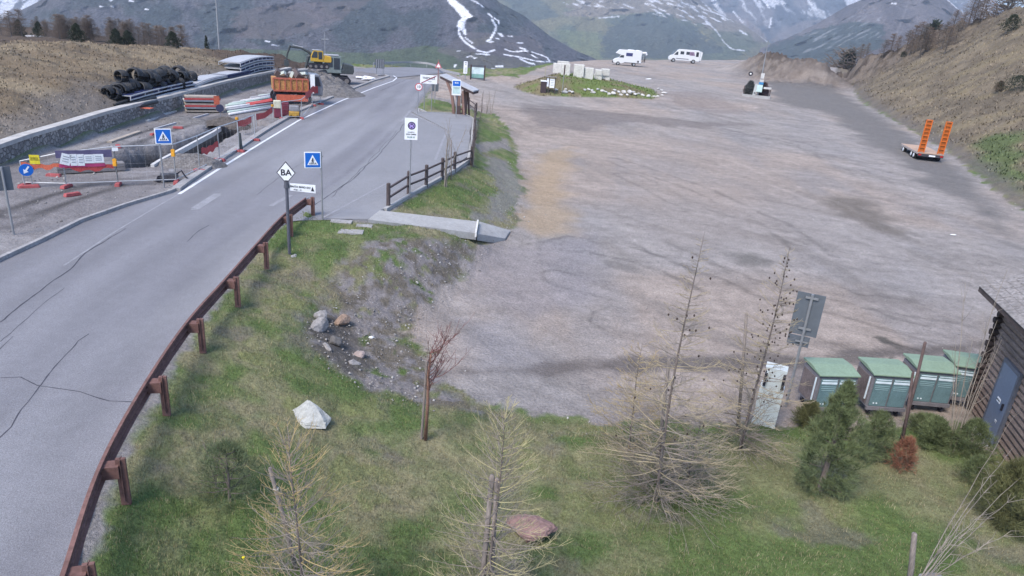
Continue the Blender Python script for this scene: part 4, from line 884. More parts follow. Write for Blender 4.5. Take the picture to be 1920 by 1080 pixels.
# free hanging orange nets
for (a,c,l) in (((446,240),(473,232),'red net strip sagging between stakes nearer the trench end'),((481,228),(512,212),'red net strip with a yellow lamp, farther along the trench')):
    A_,B_=yz(a[0],a[1]+14),yz(c[0],c[1]+14); t=thing('barrier_net',l,'net',tuple(A_),0,'red nets by the trench end'); d=B_-A_
    for s_ in(0,1): MB().tube([(d[0]*s_,d[1]*s_,-.1),(d[0]*s_,d[1]*s_,1.0)],.02,6).build('stake',FEN,t)
    MB().add([(0,0,.55),(0,0,.95),(d[0]/2,d[1]/2,.8),(d[0]/2,d[1]/2,.42),(d[0],d[1],.55),(d[0],d[1],.95)],[(0,3,2,1),(3,4,5,2)]).build('net',NETR,t)
    MB().disc((d[0]*(0 if a[0]<450 else 1),d[1]*(0 if a[0]<450 else 1),1.02),.10,.14,'Z',8).build('warning_lamp',mat('amber_lamp',(.62,.30,.03),rough=.4),t)
# notices on panels 0 and 1
def on_panel(t,i,s,z,w,h,m,name,tilt=0,extra=None):
    a=P[i];b_=P[i+1];d=b_-a;ang=math.atan2(d[1],d[0]); o=MB().box((0,0,0),(w,.015,h)).build(name,m,t,loc=(d[0]*s+.05*math.sin(ang),d[1]*s-.05*math.cos(ang),z)); o.rotation_euler=(0,tilt,ang); return o
NOT=mat('notice_paper',(.68,.71,.74),rough=.6,var=((25,.12),)); YEL=mat('yellow_notice',(.55,.47,.03),rough=.6)
o=on_panel(fp[0],0,.36,1.12,.36,.36,YEL,'yellow_notice'); text('DIVIETO\nACCESSO',.07,BLACK,o,(0,-.012,.02))
PUR=mat('purple_banner',(.10,.09,.17),rough=.8,var=((3,.2),)); PNK=mat('magenta_banner',(.38,.05,.14),rough=.8,var=((3,.2),))
on_panel(fp[1],1,.42,1.36,1.95,.30,PUR,'banner'); on_panel(fp[1],1,.36,.90,1.6,.13,PNK,'banner')
for s_,w,h,z,tl in ((.07,.34,.44,1.16,.3),(.215,.24,.46,1.13,0),(.35,.24,.46,1.12,0),(.50,.36,.34,1.16,0),(.69,.36,.34,1.17,0)):
    o=on_panel(fp[1],1,s_,z,w,h,NOT,'notice',tl); o.location.y-=.02
    for k in range(3): MB().box((0,-.012,h*.25-k*h*.22),(w*.6,.006,h*.06)).build('print_line',mat('grey_print',(.25,.27,.30)),o)
on_panel(fp[2],2,.02,1.52,.22,.14,WHITE,'notice')
# amber lamps
for i,s_,z,l in ((2,.0,1.0,'left'),(3,.0,1.35,'right')):
    o=MB().disc((0,0,.07),.085,.06,'Y',12).box((0,0,-.08),(.14,.10,.16)).build('warning_lamp',mat('amber_lamp'),fp[i],loc=(.02,-.08,z))
# arrow sign
b=yz(55,352); t=thing('arrow_sign','round blue keep left arrow sign on a small stand with a red foot','sign',tuple(b),face_cam(b))
k=1/pxm(b); MB().box((0,0,.06),(.75,.25,.12),taper=.85).build('foot',FOOT,t,bevel=.02); MB().box((-.12,0,.3),(.03,.03,.5)).box((.12,0,.3),(.03,.03,.5)).box((0,0,.42),(.24,.03,.03)).build('stand',STEEL,t)
p=MB().disc((0,-.03,.72),.24,.03,'Y',24).build('disc',BLUE,t); c_,s_=math.cos(R(215)),math.sin(R(215))
def rotp(pl,a,ox,oz): return [(ox+x*math.cos(a)-z*math.sin(a),oz+x*math.sin(a)+z*math.cos(a)) for x,z in pl]
ar=rotp([(-.03,.17),(-.03,-.02),(-.10,-.02),(0,-.17),(.10,-.02),(.03,-.02),(.03,.17)],R(-35),0,.72)
MB().prism(ar,.006,Matrix.Translation((0,-.05,0))).build('arrow',WHITE,p)
# bundle of posts behind the notices
b=yz(172,322); t=thing('timber_bundle','bundle of grey square posts lying below the white notices','timber',tuple(b),R(38))
for i in range(3):
    for j in range(2): MB().box((0,-.2+i*.2,.12+j*.17),(2.6,.16,.15),rz=random.uniform(-.02,.02)).build('beam',mat('grey_beam',(.20,.19,.195),rough=.9,var=((3,.2),(25,.2))),t)
# motor pump / debris near the crossing sign
def rock_mesh(n=2,seed=0,sq=(1,1,1),am=.28,facet=True):
    bm=bmesh.new(); bmesh.ops.create_icosphere(bm,subdivisions=n,radius=1); rg=random.Random(seed); 
    pl=[(Vector((rg.gauss(0,1),rg.gauss(0,1),rg.gauss(0,1))).normalized(),rg.uniform(.55,.9)) for _ in range(10)]
    for v in bm.verts:
        c=v.co.normalized(); r=1.0
        for nrm,dd in pl:
            q_=c.dot(nrm)
            if q_>dd*.999: r=min(r,dd/q_)
        c=c*r*(1+rg.uniform(-1,1)*am*.12); v.co=Vector((c.x*sq[0],c.y*sq[1],c.z*sq[2]))
    me=bpy.data.meshes.new('rock'); bm.to_mesh(me); bm.free(); return me
def rock(name,label,b,sz,col=None,rz=0,seed=0,group=None,m=None,cat='rock',sink=.25,n=3):
    me=rock_mesh(n,seed,sz); me.name=name; m=m or mat('rock_grey',(.26,.25,.25),rough=.9,var=((2,.2),(14,.25)),bump=((5,.6,.05),(30,.6,.01))); me.materials.append(m)
    o=bpy.data.objects.new(name,me); COL.objects.link(o); o.location=(b[0],b[1],b[2]+sz[2]*(1-sink*1.6)); o.rotation_euler=(random.uniform(-.15,.15),random.uniform(-.15,.15),rz); tag(o,label,cat,group); return o
b=yz(318,340); t=thing('pump','small dark motor pump with hoses beside the red foot near the kerb','pump',tuple(b),.4)
MB().box((0,0,.22),(.7,.42,.22)).build('engine_block',mat('dark_engine',(.06,.06,.07),rough=.6,var=((10,.4),)),t,bevel=.02); MB().disc((.12,-.05,.42),.12,.2,'X',12).build('tank',mat('engine_grey',(.25,.25,.27)),t)
MB().disc((-.4,-.2,.10),.11,.06,'Y',12).build('wheel',BLACK,t); MB().disc((-.4,.2,.10),.11,.06,'Y',12).build('wheel',BLACK,t); MB().tube([(.3,.1,.3),(.5,.1,.45),(.65,0,.2),(.8,-.1,.05)],.035,8).build('hose',BLACK,t)
MB().tube([(-.35,.18,.12),(-.35,.18,.5),(.35,.18,.5),(.35,.18,.12)],.015,6).build('frame',STEEL,t)
# heap of broken stone by the trench corner
HST=mat('heap_stone',(.14,.134,.134),rough=.95,var=((3,.3),(12,.3)),bump=((6,.8,.06),(25,.7,.015)))
def heap(label,px,py,rx,ry,h,seed=1,m=None,name='rubble_heap',z=None):
    b=yz(px,py) if z is None else z; n=34; vs=[];fs=[]
    for j in range(n+1):
        for i in range(n+1):
            u=-1+2*i/n; v=-1+2*j/n; r=math.hypot(u,v); x=u*rx;y=v*ry
            nn=float(fbm(np.array([x*1.6+b[0]]),np.array([y*1.6+b[1]]),4,seed)[0])-.5; n3=float(vnoise(np.array([x*6+b[0]]),np.array([y*6+b[1]]),seed)[0])-.5
            vs.append((x,y,max(-.15,h*(1-r*r)*(1+1.1*nn)+.12*h*n3*(r<1)) if r<1.1 else -.15))
    for j in range(n):
        for i in range(n): a=j*(n+1)+i; fs.append((a,a+1,a+n+2,a+n+1))
    o=MB().add(vs,fs).build(name,m or HST,loc=tuple(b)); return tag(o,label,'heap')
heap('low heap of grey rubble between the trench sill and the kerb',360,308,1.7,1.1,.45,3); heap('dark spoil heap inside the left end of the trench',270,302,1.6,1.0,.5,5,z=yz(270,306)-np.array([0,0,1.1]))
heap('long pale heap of loose stone behind the tipper truck under the yellow excavator',590,166,4.0,4.2,1.5,7); heap('grey rubble heap under the dark excavator, close to the kerb',622,176,3.2,3.2,.7,8)
# stack of boards with red nets
b=yz(380,210); t=thing('plank_stack','stack of long boards wrapped with red strips in front of the stone wall','timber',tuple(b),R(70)+math.pi/2*0)
t.rotation_euler=(0,0,face_cam(b,.12)); k=1/pxm(b)
for i in range(5): MB().box((random.uniform(-.1,.1),0,.12+i*.24),(64*k-i*.08,1.0,.10)).build('board',[mat('board_tan',(.34,.30,.26),rough=.9,var=((3,.2),)),mat('board_white',(.50,.50,.50),rough=.8,var=((3,.2),))][i%2],t)
for i in (1,3): MB().box((0,-.52,.12+i*.24+.12),(62*k,.05,.12)).build('red_strip',NETR,t)
MB().box((24*k,-.56,.9),(10*k,.03,.6)).build('orange_sheet',NETO,t)
# round sign back
b=yz(414,226); h=top(b,195); t=signpost('sign_back','round dark sign back on a post in front of the pale pipes','sign',b,h,face_cam(b),.03); k=1/pxm(b); MB().disc((0,-.04,h-7.5*k),7*k,.03,'Y',20).build('disc',mat('navy_back',(.04,.045,.09)),t)
# --- long pale pipes on the yard
PC=[mat('pipe_pale_green',(.42,.52,.49),rough=.4),mat('pipe_white',(.62,.63,.66),rough=.4),mat('pipe_grey',(.36,.37,.41),rough=.5)]
pl_=[]
p0=[(424,199),(424,203),(425,207),(430,196),(452,190),(437,193),(428,211),(430,215),(470,184),(486,180),(500,182),(478,188),(490,192),(470,196)]
for i,(a,c) in enumerate(p0):
    A_=yz(a,c+2); L=[8,8,7,9,8,8,6,6,7,6,5,6,5,6][i]; an=R(76+random.uniform(-5,5)); t=MB().tube([(0,0,.10+.0*i),(math.cos(an)*L,math.sin(an)*L,.10)],.10,8).build('pipe',PC[i%3],None,loc=tuple(A_),smooth=True)
    tag(t,'pale plastic pipe in the loose spread of pipes before the tipper truck','pipe','pale pipes spread on the yard')
t=MB().add(*ribbon([yz(470,199),yz(495,195),yz(518,190)],.8,zo=.2,h=.03)).build('red_sheet',NETR); tag(t,'dark red sheet lying over the pale pipes','sheet')
# --- black corrugated pipe coils and steel frames on the bank above the wall
def bank(px,py): 
    p=at(px,py); return p
def coil_mesh(seed,r=.45,w=.5):
    m=MB(); n=5
    for k in range(n):
        pts=[]; rr_=r-.02*abs(k-2); y=-w/2+w*k/(n-1)
        for i in range(15): a=2*math.pi*i/14; pts.append((rr_*math.cos(a),y,rr_*math.sin(a)))
        m.tube(pts,.07,6,cap=False)
    return m
cl=[(236,182,.0),(250,180,.3),(262,172,.2),(272,178,.5),(258,186,.4),(292,160,.1),(300,166,.6),(312,158,.3),(285,170,.2),(278,166,.5),(322,150,.1),(305,150,.4),(345,158,.3),(355,160,.5),(320,163,.2),(335,163,.1),(240,172,.3)]
cb=None; rows=[(1,206,191,.8,0),(0,216,189,.85,0),(1,222,185,.9,0),(2,232,180,.85,1),(2,268,168,.9,1),(1,278,163,1,1),(0,340,142,.9,1),(0,228,186,1,0),(1,243,183,1,0),(2,257,180,1,1),(0,272,182,1,0),(1,286,178,1,1),(2,336,150,1,1),(0,345,152,.9,1),(0,237,183,1.0,0),(1,250,178,1,0),(2,262,184,.9,0),(3,268,174,1,0),(4,281,170,1,0),(5,292,176,1,0),(6,299,168,1,0),(7,307,163,1,0),(8,321,163,1,0),(9,335,160,1,0),(10,350,161,.9,0),(11,360,158,.9,0),(12,288,160,1,1),(13,299,155,1,1),(14,310,151,1,1),(15,322,146,1,1),(16,316,143,1,1),(17,250,170,.9,0)]
for i,a,c,s_,lv in rows:
    D_=math.hypot(*(np.interp(a,[200,417],[-24.2,-24.6]),np.interp(a,[200,273,325,417],[40.2,44.9,49.1,60])+1))+2.3+(i%3)*.5
    p=atd(a,c,D_); p[2]=float(hgt(p[0],p[1]))+.42*s_+lv*.62
    rot=(random.uniform(-.25,.25),random.uniform(-.2,.2),R(random.uniform(-35,25)))
    if cb is None: cb=coil_mesh(1).build('pipe_coil',PIPEB,None,smooth=True); o=cb
    else: o=cb.copy(); COL.objects.link(o)
    o.location=p; o.rotation_euler=rot; o.scale=(s_,)*3
    tag(o,'black corrugated pipe coil in the heap above the stone wall','pipe coil','black pipe coils above the wall')
# ladder-like steel frames
def lattice(name,label,A_,B_,depth,levels,cells,cm,cf,group,bow=0,hgt_=.30):
    t=thing(name,label,'steel frame',tuple(A_),0,group); d=B_-A_; L=np.hypot(d[0],d[1]); an=math.atan2(d[1],d[0]); nx,ny=-math.sin(an),math.cos(an)
    for lv in range(levels):
        m=MB(); z=lv*(hgt_+.16); N=12
        def pt(s_,off_,zz): 
            bo=bow*math.sin(math.pi*s_); return (d[0]*s_+nx*off_,d[1]*s_+ny*off_,d[2]*s_+z+zz+bo)
        for off_ in(0,depth):
            for zz in(.06,hgt_): m.tube([pt(i/N,off_,zz) for i in range(N+1)],.05,6)
            for c_ in range(cells+1): m.tube([pt(c_/cells,off_,.06),pt(c_/cells,off_,hgt_)],.035,5)
        for c_ in range(cells+1): m.tube([pt(c_/cells,0,hgt_),pt(c_/cells,depth,hgt_)],.035,5)
        f=m.build('frame',cm,t)
        dk=MB(); vs=[];fs=[]
        for i in range(N+1): vs+=[pt(i/N,.1,hgt_+.035),pt(i/N,depth,hgt_+.035),pt(i/N,depth,hgt_+.06),pt(i/N,.1,hgt_+.06)]
        for i in range(N):
            for k in range(4): fs.append((4*i+k,4*i+(k+1)%4,4*i+4+(k+1)%4,4*i+4+k))
        dk.add(vs,fs).build('deck',cf,f)
        vs=[];fs=[]
        for i in range(N+1): vs+=[pt(i/N,.12,.04),pt(i/N,.12,hgt_-.04)]
        for i in range(N): fs.append((2*i,2*i+1,2*i+3,2*i+2))
        dk=MB(); dk.add(vs,fs).build('dark_side',NAVY,f)
    return t
def bk(px,py,D): p=atd(px,py,D); p[2]=float(hgt(p[0],p[1]))+.03; return p
def wallD(px):   # distance of the wall at a photo column + 1.2 m
    P_=[np.hypot(p[0],p[1]) for p in wall_base]; return float(np.interp(px,[-160,0,60,125,200,273,325,417,463,517,547],P_))+1.3
for i in range(5):
    A_=bk(196+i*6,190-i*2,wallD(196+i*6)+.2+i*.15); A_[2]+=.12+.1*(i%2); an=R(84+i*3); o=MB().tube([(0,0,0),(math.cos(an)*5,math.sin(an)*5,.25)],.11,8).build('pipe',PIPEB,loc=tuple(A_),smooth=True); tag(o,'black straight pipe lying at the left foot of the coil heap','pipe','straight black pipes')
rock('rock','pale flat stone at the left tip of the black pipe heap',bk(185,192,wallD(185)+.3),(.5,.3,.25),seed=5,m=mat('pale_stone',(.5,.49,.48),rough=.9,var=((5,.15),)))
G1='steel frames stacked above the wall'
lattice('steel_frame','long dark blue frame stack in front of the black pipe coils',bk(245,185,wallD(245)),bk(362,160,wallD(362)+.4),1.1,2,5,PALE,NAVY,G1,.05)
lattice('steel_frame','flat pale frames bending away at the right end of the coil heap',bk(366,163,wallD(366)),bk(428,146,wallD(428)+.5),1.5,2,5,PALE,PALE,G1,.15,.18)
lattice('steel_frame','dark blue low frame before the tall white lattice stack',bk(428,146,wallD(428)+.2),bk(470,138,wallD(470)+.6),1.8,2,3,NAVY,PALE,G1,.0,.25)
lattice('steel_frame','tall stack of three curved white lattice frames at the far end of the wall',bk(452,141,wallD(452)+1.2),bk(514,126,wallD(514)+2.0),2.0,3,8,PALE,PALE,G1,.22,.34)
t=MB().box((0,0,.02),(1.5,.5,.03)).build('net',NETO,loc=tuple(bk(262,196,wallD(262)-.9)+np.array([0,0,.35]))); tag(t,'small orange net scrap on the wall coping','net')
# --- tipper truck
b=yz(547,196); k=1/pxm(b); t=thing('tipper_truck','small truck with rusty orange tipping body full of scrap and a white cab','truck',tuple(b),face_cam(b,.10))
ORG=mat('orange_body',(.42,.21,.08),rough=.8,var=((1.2,.25),(8,.35))); L=62*k; 
tb=MB(); tb.box((0,1.1,1.55),(L,2.2,.95)); tb.build('tipping_body',ORG,t)
bd=t.children[-1] if False else [c for c in t.children if c.name.startswith('tipping_body')][0]
for z_ in(1.08,2.03): MB().box((0,-.03,z_),(L*1.01,.09,.12)).build('rim',mat('red_rim',(.40,.12,.08),rough=.7),bd)
for i in range(7): MB().box((-L/2+L*i/6,-.04,1.55),(.08,.08,.9)).build('rib',mat('red_rim'),bd)
rg=random.Random(4)
for i in range(9): 
    a=rg.uniform(-L*.38,L*.4); MB().box((a,1+rg.uniform(-.6,.6),2.2+rg.uniform(0,.45)),(rg.uniform(.3,1.3),rg.uniform(.2,.8),rg.uniform(.1,.5)),M=Euler((rg.uniform(-.6,.6),rg.uniform(-.6,.6),rg.uniform(0,3))).to_matrix().to_4x4()).build('scrap',[mat('scrap_pale',(.45,.50,.47)),mat('scrap_grey',(.25,.25,.26)),mat('scrap_dark',(.10,.08,.08))][i%3],bd)
MB().box((0,1.1,.85),(L*.95,.9,.25)).build('chassis',mat('dark_engine'),t)
for x in(-L*.38,-L*.16,L*.42):
    for y in(.2,2.0):
        w_=MB().disc((x,y,.48),.48,.28,'Y',18).build('wheel',BLACK,t); MB().disc((x,y-.15,.48),.24,.03,'Y',14).build('rim',STEEL,w_)
MB().prism([(L/2+.12,.75),(L/2+1.15,.75),(L/2+1.2,1.5),(L/2+.95,2.4),(L/2+.12,2.45)],2.0,Matrix.Translation((0,1.1,0))).build('cab',mat('cab_grey',(.16,.17,.20),rough=.4),t,bevel=.05)
MB().prism([(L/2+.3,1.55),(L/2+1.0,1.55),(L/2+.85,2.25),(L/2+.3,2.25)],.02,Matrix.Translation((0,.03,0))).build('side_window',BLACK,t)
MB().box((L/2+.35,-.05,1.7),(.35,.08,1.5)).build('air_duct',WHITE,t)
o=MB().box((0,-.7,.6),(L*.9,.04,.5)).build('barrier_net',NETO,None,loc=tuple(b)); o.rotation_euler=(0,0,face_cam(b,.10)); tag(o,'orange red net strip right below the orange tipping body','net')
# --- drums & compressor
for i,(a,c,l) in enumerate(((521,222,'maroon drum with pale top box, left of the pair'),(536,219,'plain maroon drum on the right of the pair'))):
    b=yz(a,c); k=1/pxm(b); t=thing('drum',l,'drum',tuple(b),face_cam(b)); MB().box((0,.3,13*k),(13*k,12*k,26*k)).build('body',mat('maroon',(.16,.035,.06),rough=.6,var=((3,.2),)),t,bevel=.08)
    if i==0: MB().box((0,.28,25*k),(13.4*k,12.4*k,14*k)).build('top_box',mat('pale_cream',(.55,.54,.42)),t,bevel=.04)
    else: MB().disc((0,.3,27*k),5*k,1.2*k,'Z',14).build('lid',mat('dark_engine'),t)
b=yz(552,222); k=1/pxm(b); t=thing('compressor','yellow and grey compressor on wheels beside the maroon drums','compressor',tuple(b),face_cam(b)); 
MB().box((0,.4,7*k),(19*k,14*k,10*k)).build('yellow_base',mat('machine_yellow',(.50,.30,.06),rough=.6,var=((4,.25),)),t,bevel=.05); MB().box((0,.4,17*k),(17*k,12*k,10*k)).build('engine_cover',mat('engine_grey'),t,bevel=.05)
MB().disc((-6*k,0,2.6*k),2.6*k,.15,'Y',12).build('wheel',BLACK,t); MB().disc((6*k,0,2.6*k),2.6*k,.15,'Y',12).build('wheel',BLACK,t); MB().box((10*k,.1,14*k),(1.6*k,1.6*k,20*k)).build('post',mat('dark_engine'),t)
# --- excavators
YM=mat('excavator_yellow',(.50,.31,.04),rough=.5,var=((2,.08),)); DG=mat('excavator_dark',(.055,.065,.07),rough=.6,var=((4,.2),)); GL=mat('dark_glass',(.03,.04,.055),rough=.15,spec=.6)
def excavator(px,py,D,label,body,cabm,boomm,side=-1,sc=1.0,zb=None,low=False):
    b=atd(px,py,D); b[2]=zb if zb is not None else float(hgt(b[0],b[1])); t=thing('excavator',label,'excavator',tuple(b),face_cam(b,.05)); t.scale=(sc,)*3
    for y in(-1.0,1.0):
        m=MB().prism([(-1.7,.25),(-1.45,0),(1.45,0),(1.7,.25),(1.75,.5),(1.5,.8),(-1.5,.8),(-1.75,.5)],.5,Matrix.Translation((0,y,0))); tr=m.build('track',BLACK,t,bevel=.04)
        for x in(-1.3,-.45,.45,1.3): MB().disc((x,y-.26,.4),.24,.06,'Y',12).build('roller',mat('track_grey',(.16,.15,.15)),tr)
    MB().disc((0,0,.95),.7,.3,'Z',16).build('slew_ring',DG,t)
    MB().prism([(-.4,1.1),(2.0,1.1),(2.1,1.4),(2.05,2.0),(1.0,2.15),(.9,1.5),(-.4,1.5)],2.3,Matrix.Translation((0,.1,0))).build('house',body,t,bevel=.05)
    c=MB().prism([(-1.25,1.15),(.75,1.15),(.75,2.85),(-.75,2.95),(-1.2,2.0)],1.1,Matrix.Translation((0,-.55,0))).build('cab',cabm,t,bevel=.04)
    MB().prism([(-1.1,1.75),(-.15,1.75),(-.15,2.72),(-.72,2.78),(-1.08,2.0)],.03,Matrix.Translation((0,-1.115,0))).build('window',GL,c); MB().prism([(-.02,1.55),(.6,1.55),(.6,2.7),(-.02,2.72)],.03,Matrix.Translation((0,-1.115,0))).build('window',GL,c)
    MB().box((-.25,-.55,2.97),(1.5,1.15,.08)).build('roof',PALE,c)
    if not low:
        MB().tube([(-.6,.45,1.5),(-1.5,.45,2.5),(-2.7,.45,3.1),(-4.3,.45,3.2)],[.22,.26,.2,.16],6).build('boom',boomm,t); MB().tube([(-4.4,.45,3.35),(-4.9,.45,2.0),(-5.1,.45,1.0)],[.2,.15,.12],6).build('arm',boomm,t)
        MB().prism([(-5.4,1.1),(-4.8,1.0),(-4.6,.3),(-5.0,-.1),(-5.5,.3)],.8,Matrix.Translation((0,.45,0))).build('bucket',DG,t); MB().tube([(-2.4,.35,3.2),(-4.0,.35,3.5)],.07,6).build('hydraulic_ram',PALE,t)
    else:
        MB().tube([(-.9,.45,1.4),(-2.0,.45,2.9),(-2.6,.45,2.6)],[.25,.26,.2],6).build('boom',boomm,t); MB().tube([(-2.6,.45,2.6),(-2.9,.45,1.4),(-2.5,.45,.7)],[.2,.16,.12],6).build('arm',boomm,t); MB().prism([(-2.9,.8),(-2.3,.8),(-2.1,.2),(-2.6,0),(-3.0,.3)],.8,Matrix.Translation((0,.45,0))).build('bucket',DG,t)
    return t
hb1=yz(590,166); e=excavator(597,122,float(np.hypot(hb1[0],hb1[1]))+1.0,'yellow excavator with its boom reaching left, standing on the stone heap',YM,YM,DG,sc=.60,zb=None)
_d=ray(591,128); e.location.z=(CAMZ+_d[2]*(math.hypot(e.location.x,e.location.y)/math.hypot(_d[0],_d[1])))
hb2=yz(624,172); h3=yz(626,156); excavator(626,154,float(np.hypot(h3[0],h3[1])),'dark grey excavator with pale cab roof, right of the yellow one',DG,mat('cab_green_grey',(.19,.23,.23)),DG,sc=1.0,zb=None,low=True)
for i,(a,c) in enumerate(((678,148),(688,151),(693,148))):
    b=yz(a,c); o=rock('cement_sack','white sack lying near the kerb at the far bend',b,(.75,.45,.2),seed=20+i,group='white sacks at the bend',m=mat('sack_white',(.75,.77,.82),rough=.8),cat='sack',sink=.1)
b=yz(452,284); t=thing('traffic_cone','dark post with a small black cone beside the fence foot','cone',tuple(b)); MB().tube([(0,0,0),(0,0,1.0)],[.12,.05],8).build('cone_body',DG,t); MB().box((0,0,.03),(.45,.45,.06)).build('cone_base',BLACK,t)
for i,(a,c,l) in enumerate(((334,241,'red fence foot lying beyond the trench, farther one'),(291,253,'red fence foot lying beyond the trench, nearer one'),(222,276,'red fence foot behind the left end of the trench'),(101,331,'pinkish red foot behind the notices panel'),(136,367,'faded red foot in front of the fence row'))):
    b=yz(a,c); o=MB().box((0,0,.06),(.62,.22,.13),taper=.85).build('rubber_block',FOOT,loc=tuple(b),bevel=.02); o.rotation_euler=(0,0,.2+i); tag(o,l,'rubber block')
for i,(A_,B_,w_,l) in enumerate((((270,228),(325,209),.5,'long whitish board lying at the foot of the stone wall'),((205,268),(262,248),.25,'thin pale plank behind the trench'),((290,243),(390,215),.12,'very long thin rod across the yard behind the trench'),((20,300),(60,288),.3,'short dark board at the wall foot on the left'))):
    A2,B2=yz(*A_),yz(*B_); vs,fs=ribbon([A2-A2,B2-A2],w_,zo=.03,h=.06,z=0); o=MB().add(vs,fs).build('board',[mat('board_white'),mat('board_tan'),PALE,mat('dark_timber')][i],loc=tuple(A2)); tag(o,l,'board')
heap('dark dirt heap with scraps behind the trench sill',420,232,1.5,1.0,.35,11,m=mat('dark_soil_heap',(.09,.08,.075),rough=1,var=((3,.3),(12,.3)),bump=((6,.8,.06),)))
heap('grey dirt heap in the yard before the plank stack',345,228,1.8,1.2,.3,12)
b=yz(345,330)
# ================= LAWN ISLAND, VEHICLES, PUMP ISLAND =================
def lat(px,py): return lot_at(px,py)
GRN=mat('granite_block',(.56,.55,.52),rough=.9,var=((1.5,.12),(10,.2),(40,.15)),bump=((4,.5,.06),(25,.5,.015)))
# concrete/granite blocks on the mound: (left px, right px, base px row, top px row, label)
blk=[(1037,1052,137,120,'first big pale block at the left end of the row, flush with the mound top'),(1052,1068,141,121,'second big pale block from the left, longest face'),(1075,1094,145,123,'pale block in the middle of the row, seam down its face'),
     (1095,1112,148,129,'yellowish block right of the middle one, with a low front face'),(1115,1128,149,140,'lower block of the right hand pair but one'),(1115,1127,140,131,'upper block of the right hand pair but one'),
     (1130,1143,150,142,'lowest block at the right end of the row'),(1128,1142,141,130,'topmost block at the right end of the row'),(1045,1066,122,115,'long pale block lying on top behind the left end')]
for i,(x0,x1,yb,yt,l) in enumerate(blk):
    low=i in(5,7,8); b=at((x0+x1)/2,yb+(9 if i in(5,7) else (14 if i==8 else 0))); k=1/pxm(b); w=(x1-x0)*k; h=(yb-yt)*k*1.1
    z=b[2]-.1+((top(b,yb) if low else 0)); o=MB().box((0,.5,h/2),(w,1.05,h)).build('stone_block',GRN,loc=(b[0],b[1],z),bevel=.05); o.rotation_euler=(random.uniform(-.03,.03),random.uniform(-.02,.02),face_cam(b,.15+random.uniform(-.1,.1))); tag(o,l,'block','pale stone blocks on the lawn island')
# bin cabinet, notice board, pole
b=at(1018,175); k=1/pxm(b); h=top(b,151); t=thing('cabinet','narrow dark brown cabinet with white lid left of the notice board on the island','cabinet',tuple(b),face_cam(b))
MB().box((0,.3,h*.46),(11*k,.6,h*.92)).build('body',mat('maroon_dark',(.055,.04,.045),rough=.7,var=((3,.2),)),t,bevel=.03); MB().box((0,.3,h*.96),(12.5*k,.7,.12)).build('lid',WHITE,t)
b=at(1031,176); k=1/pxm(b); h=top(b,144); t=thing('notice_board','dark framed notice board with two white sheets and small roof on the island','notice board',tuple(b),face_cam(b))
for sx in(-8.2,-3.2,8): MB().box((sx*k,.1,h*.48),(1.5*k,.12,h*.96)).build('post',mat('dark_timber'),t)
MB().box((2.5*k,.0,h*.62),(9*k,.05,16*k)).build('large_sheet',WHITE,t); MB().box((-5.6*k,.0,h*.66),(3.6*k,.05,15*k)).build('small_sheet',WHITE,t)
MB().box((0,.05,h*.99),(19.5*k,.5,1.2*k),M=Matrix.Rotation(R(-8),4,'X')).build('roof',mat('board_roof',(.25,.24,.25)),t)
for i in range(4): MB().box((2.5*k,-.04,h*.62+(5-i*3)*k),(6*k,.01,.6*k)).build('print_line',mat('grey_print'),[c for c in t.children if c.name.startswith('large_sheet')][0])
b=at(1054,176); h=top(b,122); t=signpost('marker_post','thin leaning pale pole with a dark upper part before the stone blocks','pole',b,h,face_cam(b),.04); MB().box((.02,-.02,h-.55),(.16,.05,1.1)).build('dark_plate',mat('dark_timber'),t)
b=at(1022,142); h=top(b,126)+.2; t=MB().tube([(0,0,-.1),(0,0,h)],.06,6).build('stake',mat('pale_stake',(.35,.33,.24)),loc=tuple(b)); tag(t,'short yellowish stake on the left crest of the island','stake')
# border stones
rg=random.Random(8); bs=[(1042,170),(1060,169),(1068,173),(1059,175),(1073,175),(1096,170),(1103,169),(1110,171),(1121,169),(1129,172),(1112,175),(1135,174),(1152,171),(1149,177),(1160,174),(1169,175),(1180,176),(1187,174),(1191,179),(1197,177),(1204,180),(1216,182),(1226,183),(1233,182),(1241,180),(1245,176),(1240,171),(1234,168),(1176,180),(1164,179),(1142,178)]
for i,(a,c) in enumerate(bs):
    b=at(a,c); s_=rg.uniform(.22,.36)*(1.4 if a in(1169,1180,1152,1149) else 1); rock('border_stone','pale rounded stone in the border of the lawn island',b,(s_*1.3,s_*.8,s_*.6),rz=rg.uniform(0,3),seed=i%7,group='border stones round the lawn island',m=mat('pale_stone'),cat='stone',n=2)
# ---- camper (alcove) ----
VW=mat('vehicle_white',(.62,.64,.66),rough=.35,var=((1,.03),),spec=.5); TYRE=mat('tyre',(.02,.02,.022),rough=.9); CH=mat('hubcap',(.35,.36,.38),rough=.4,metal=.6); PGL=mat('blue_window',(.03,.035,.13),rough=.2,spec=.6); GRY=mat('bumper_grey',(.09,.09,.10),rough=.7)
def wheel(t,x,y,r,w=.22,side=-1):
    o=MB().disc((x,y,r),r,w,'Y',18).build('wheel',TYRE,t); MB().disc((x,y+side*(w/2+.01),r),r*.6,.03,'Y',14).build('hubcap',CH,o)
b=lat(1180,124); k=1/pxm(b); Lc=62*k; t=thing('camper_van','white alcove motorhome with bicycles on its rear rack, left of the other van','camper van',tuple(b),face_cam(b,.06)); X0=-Lc/2; Wc=2.2; 
s_=Lc/6.4; fx_=lambda v: X0+v*s_
z_=lambda v: v*s_*.98
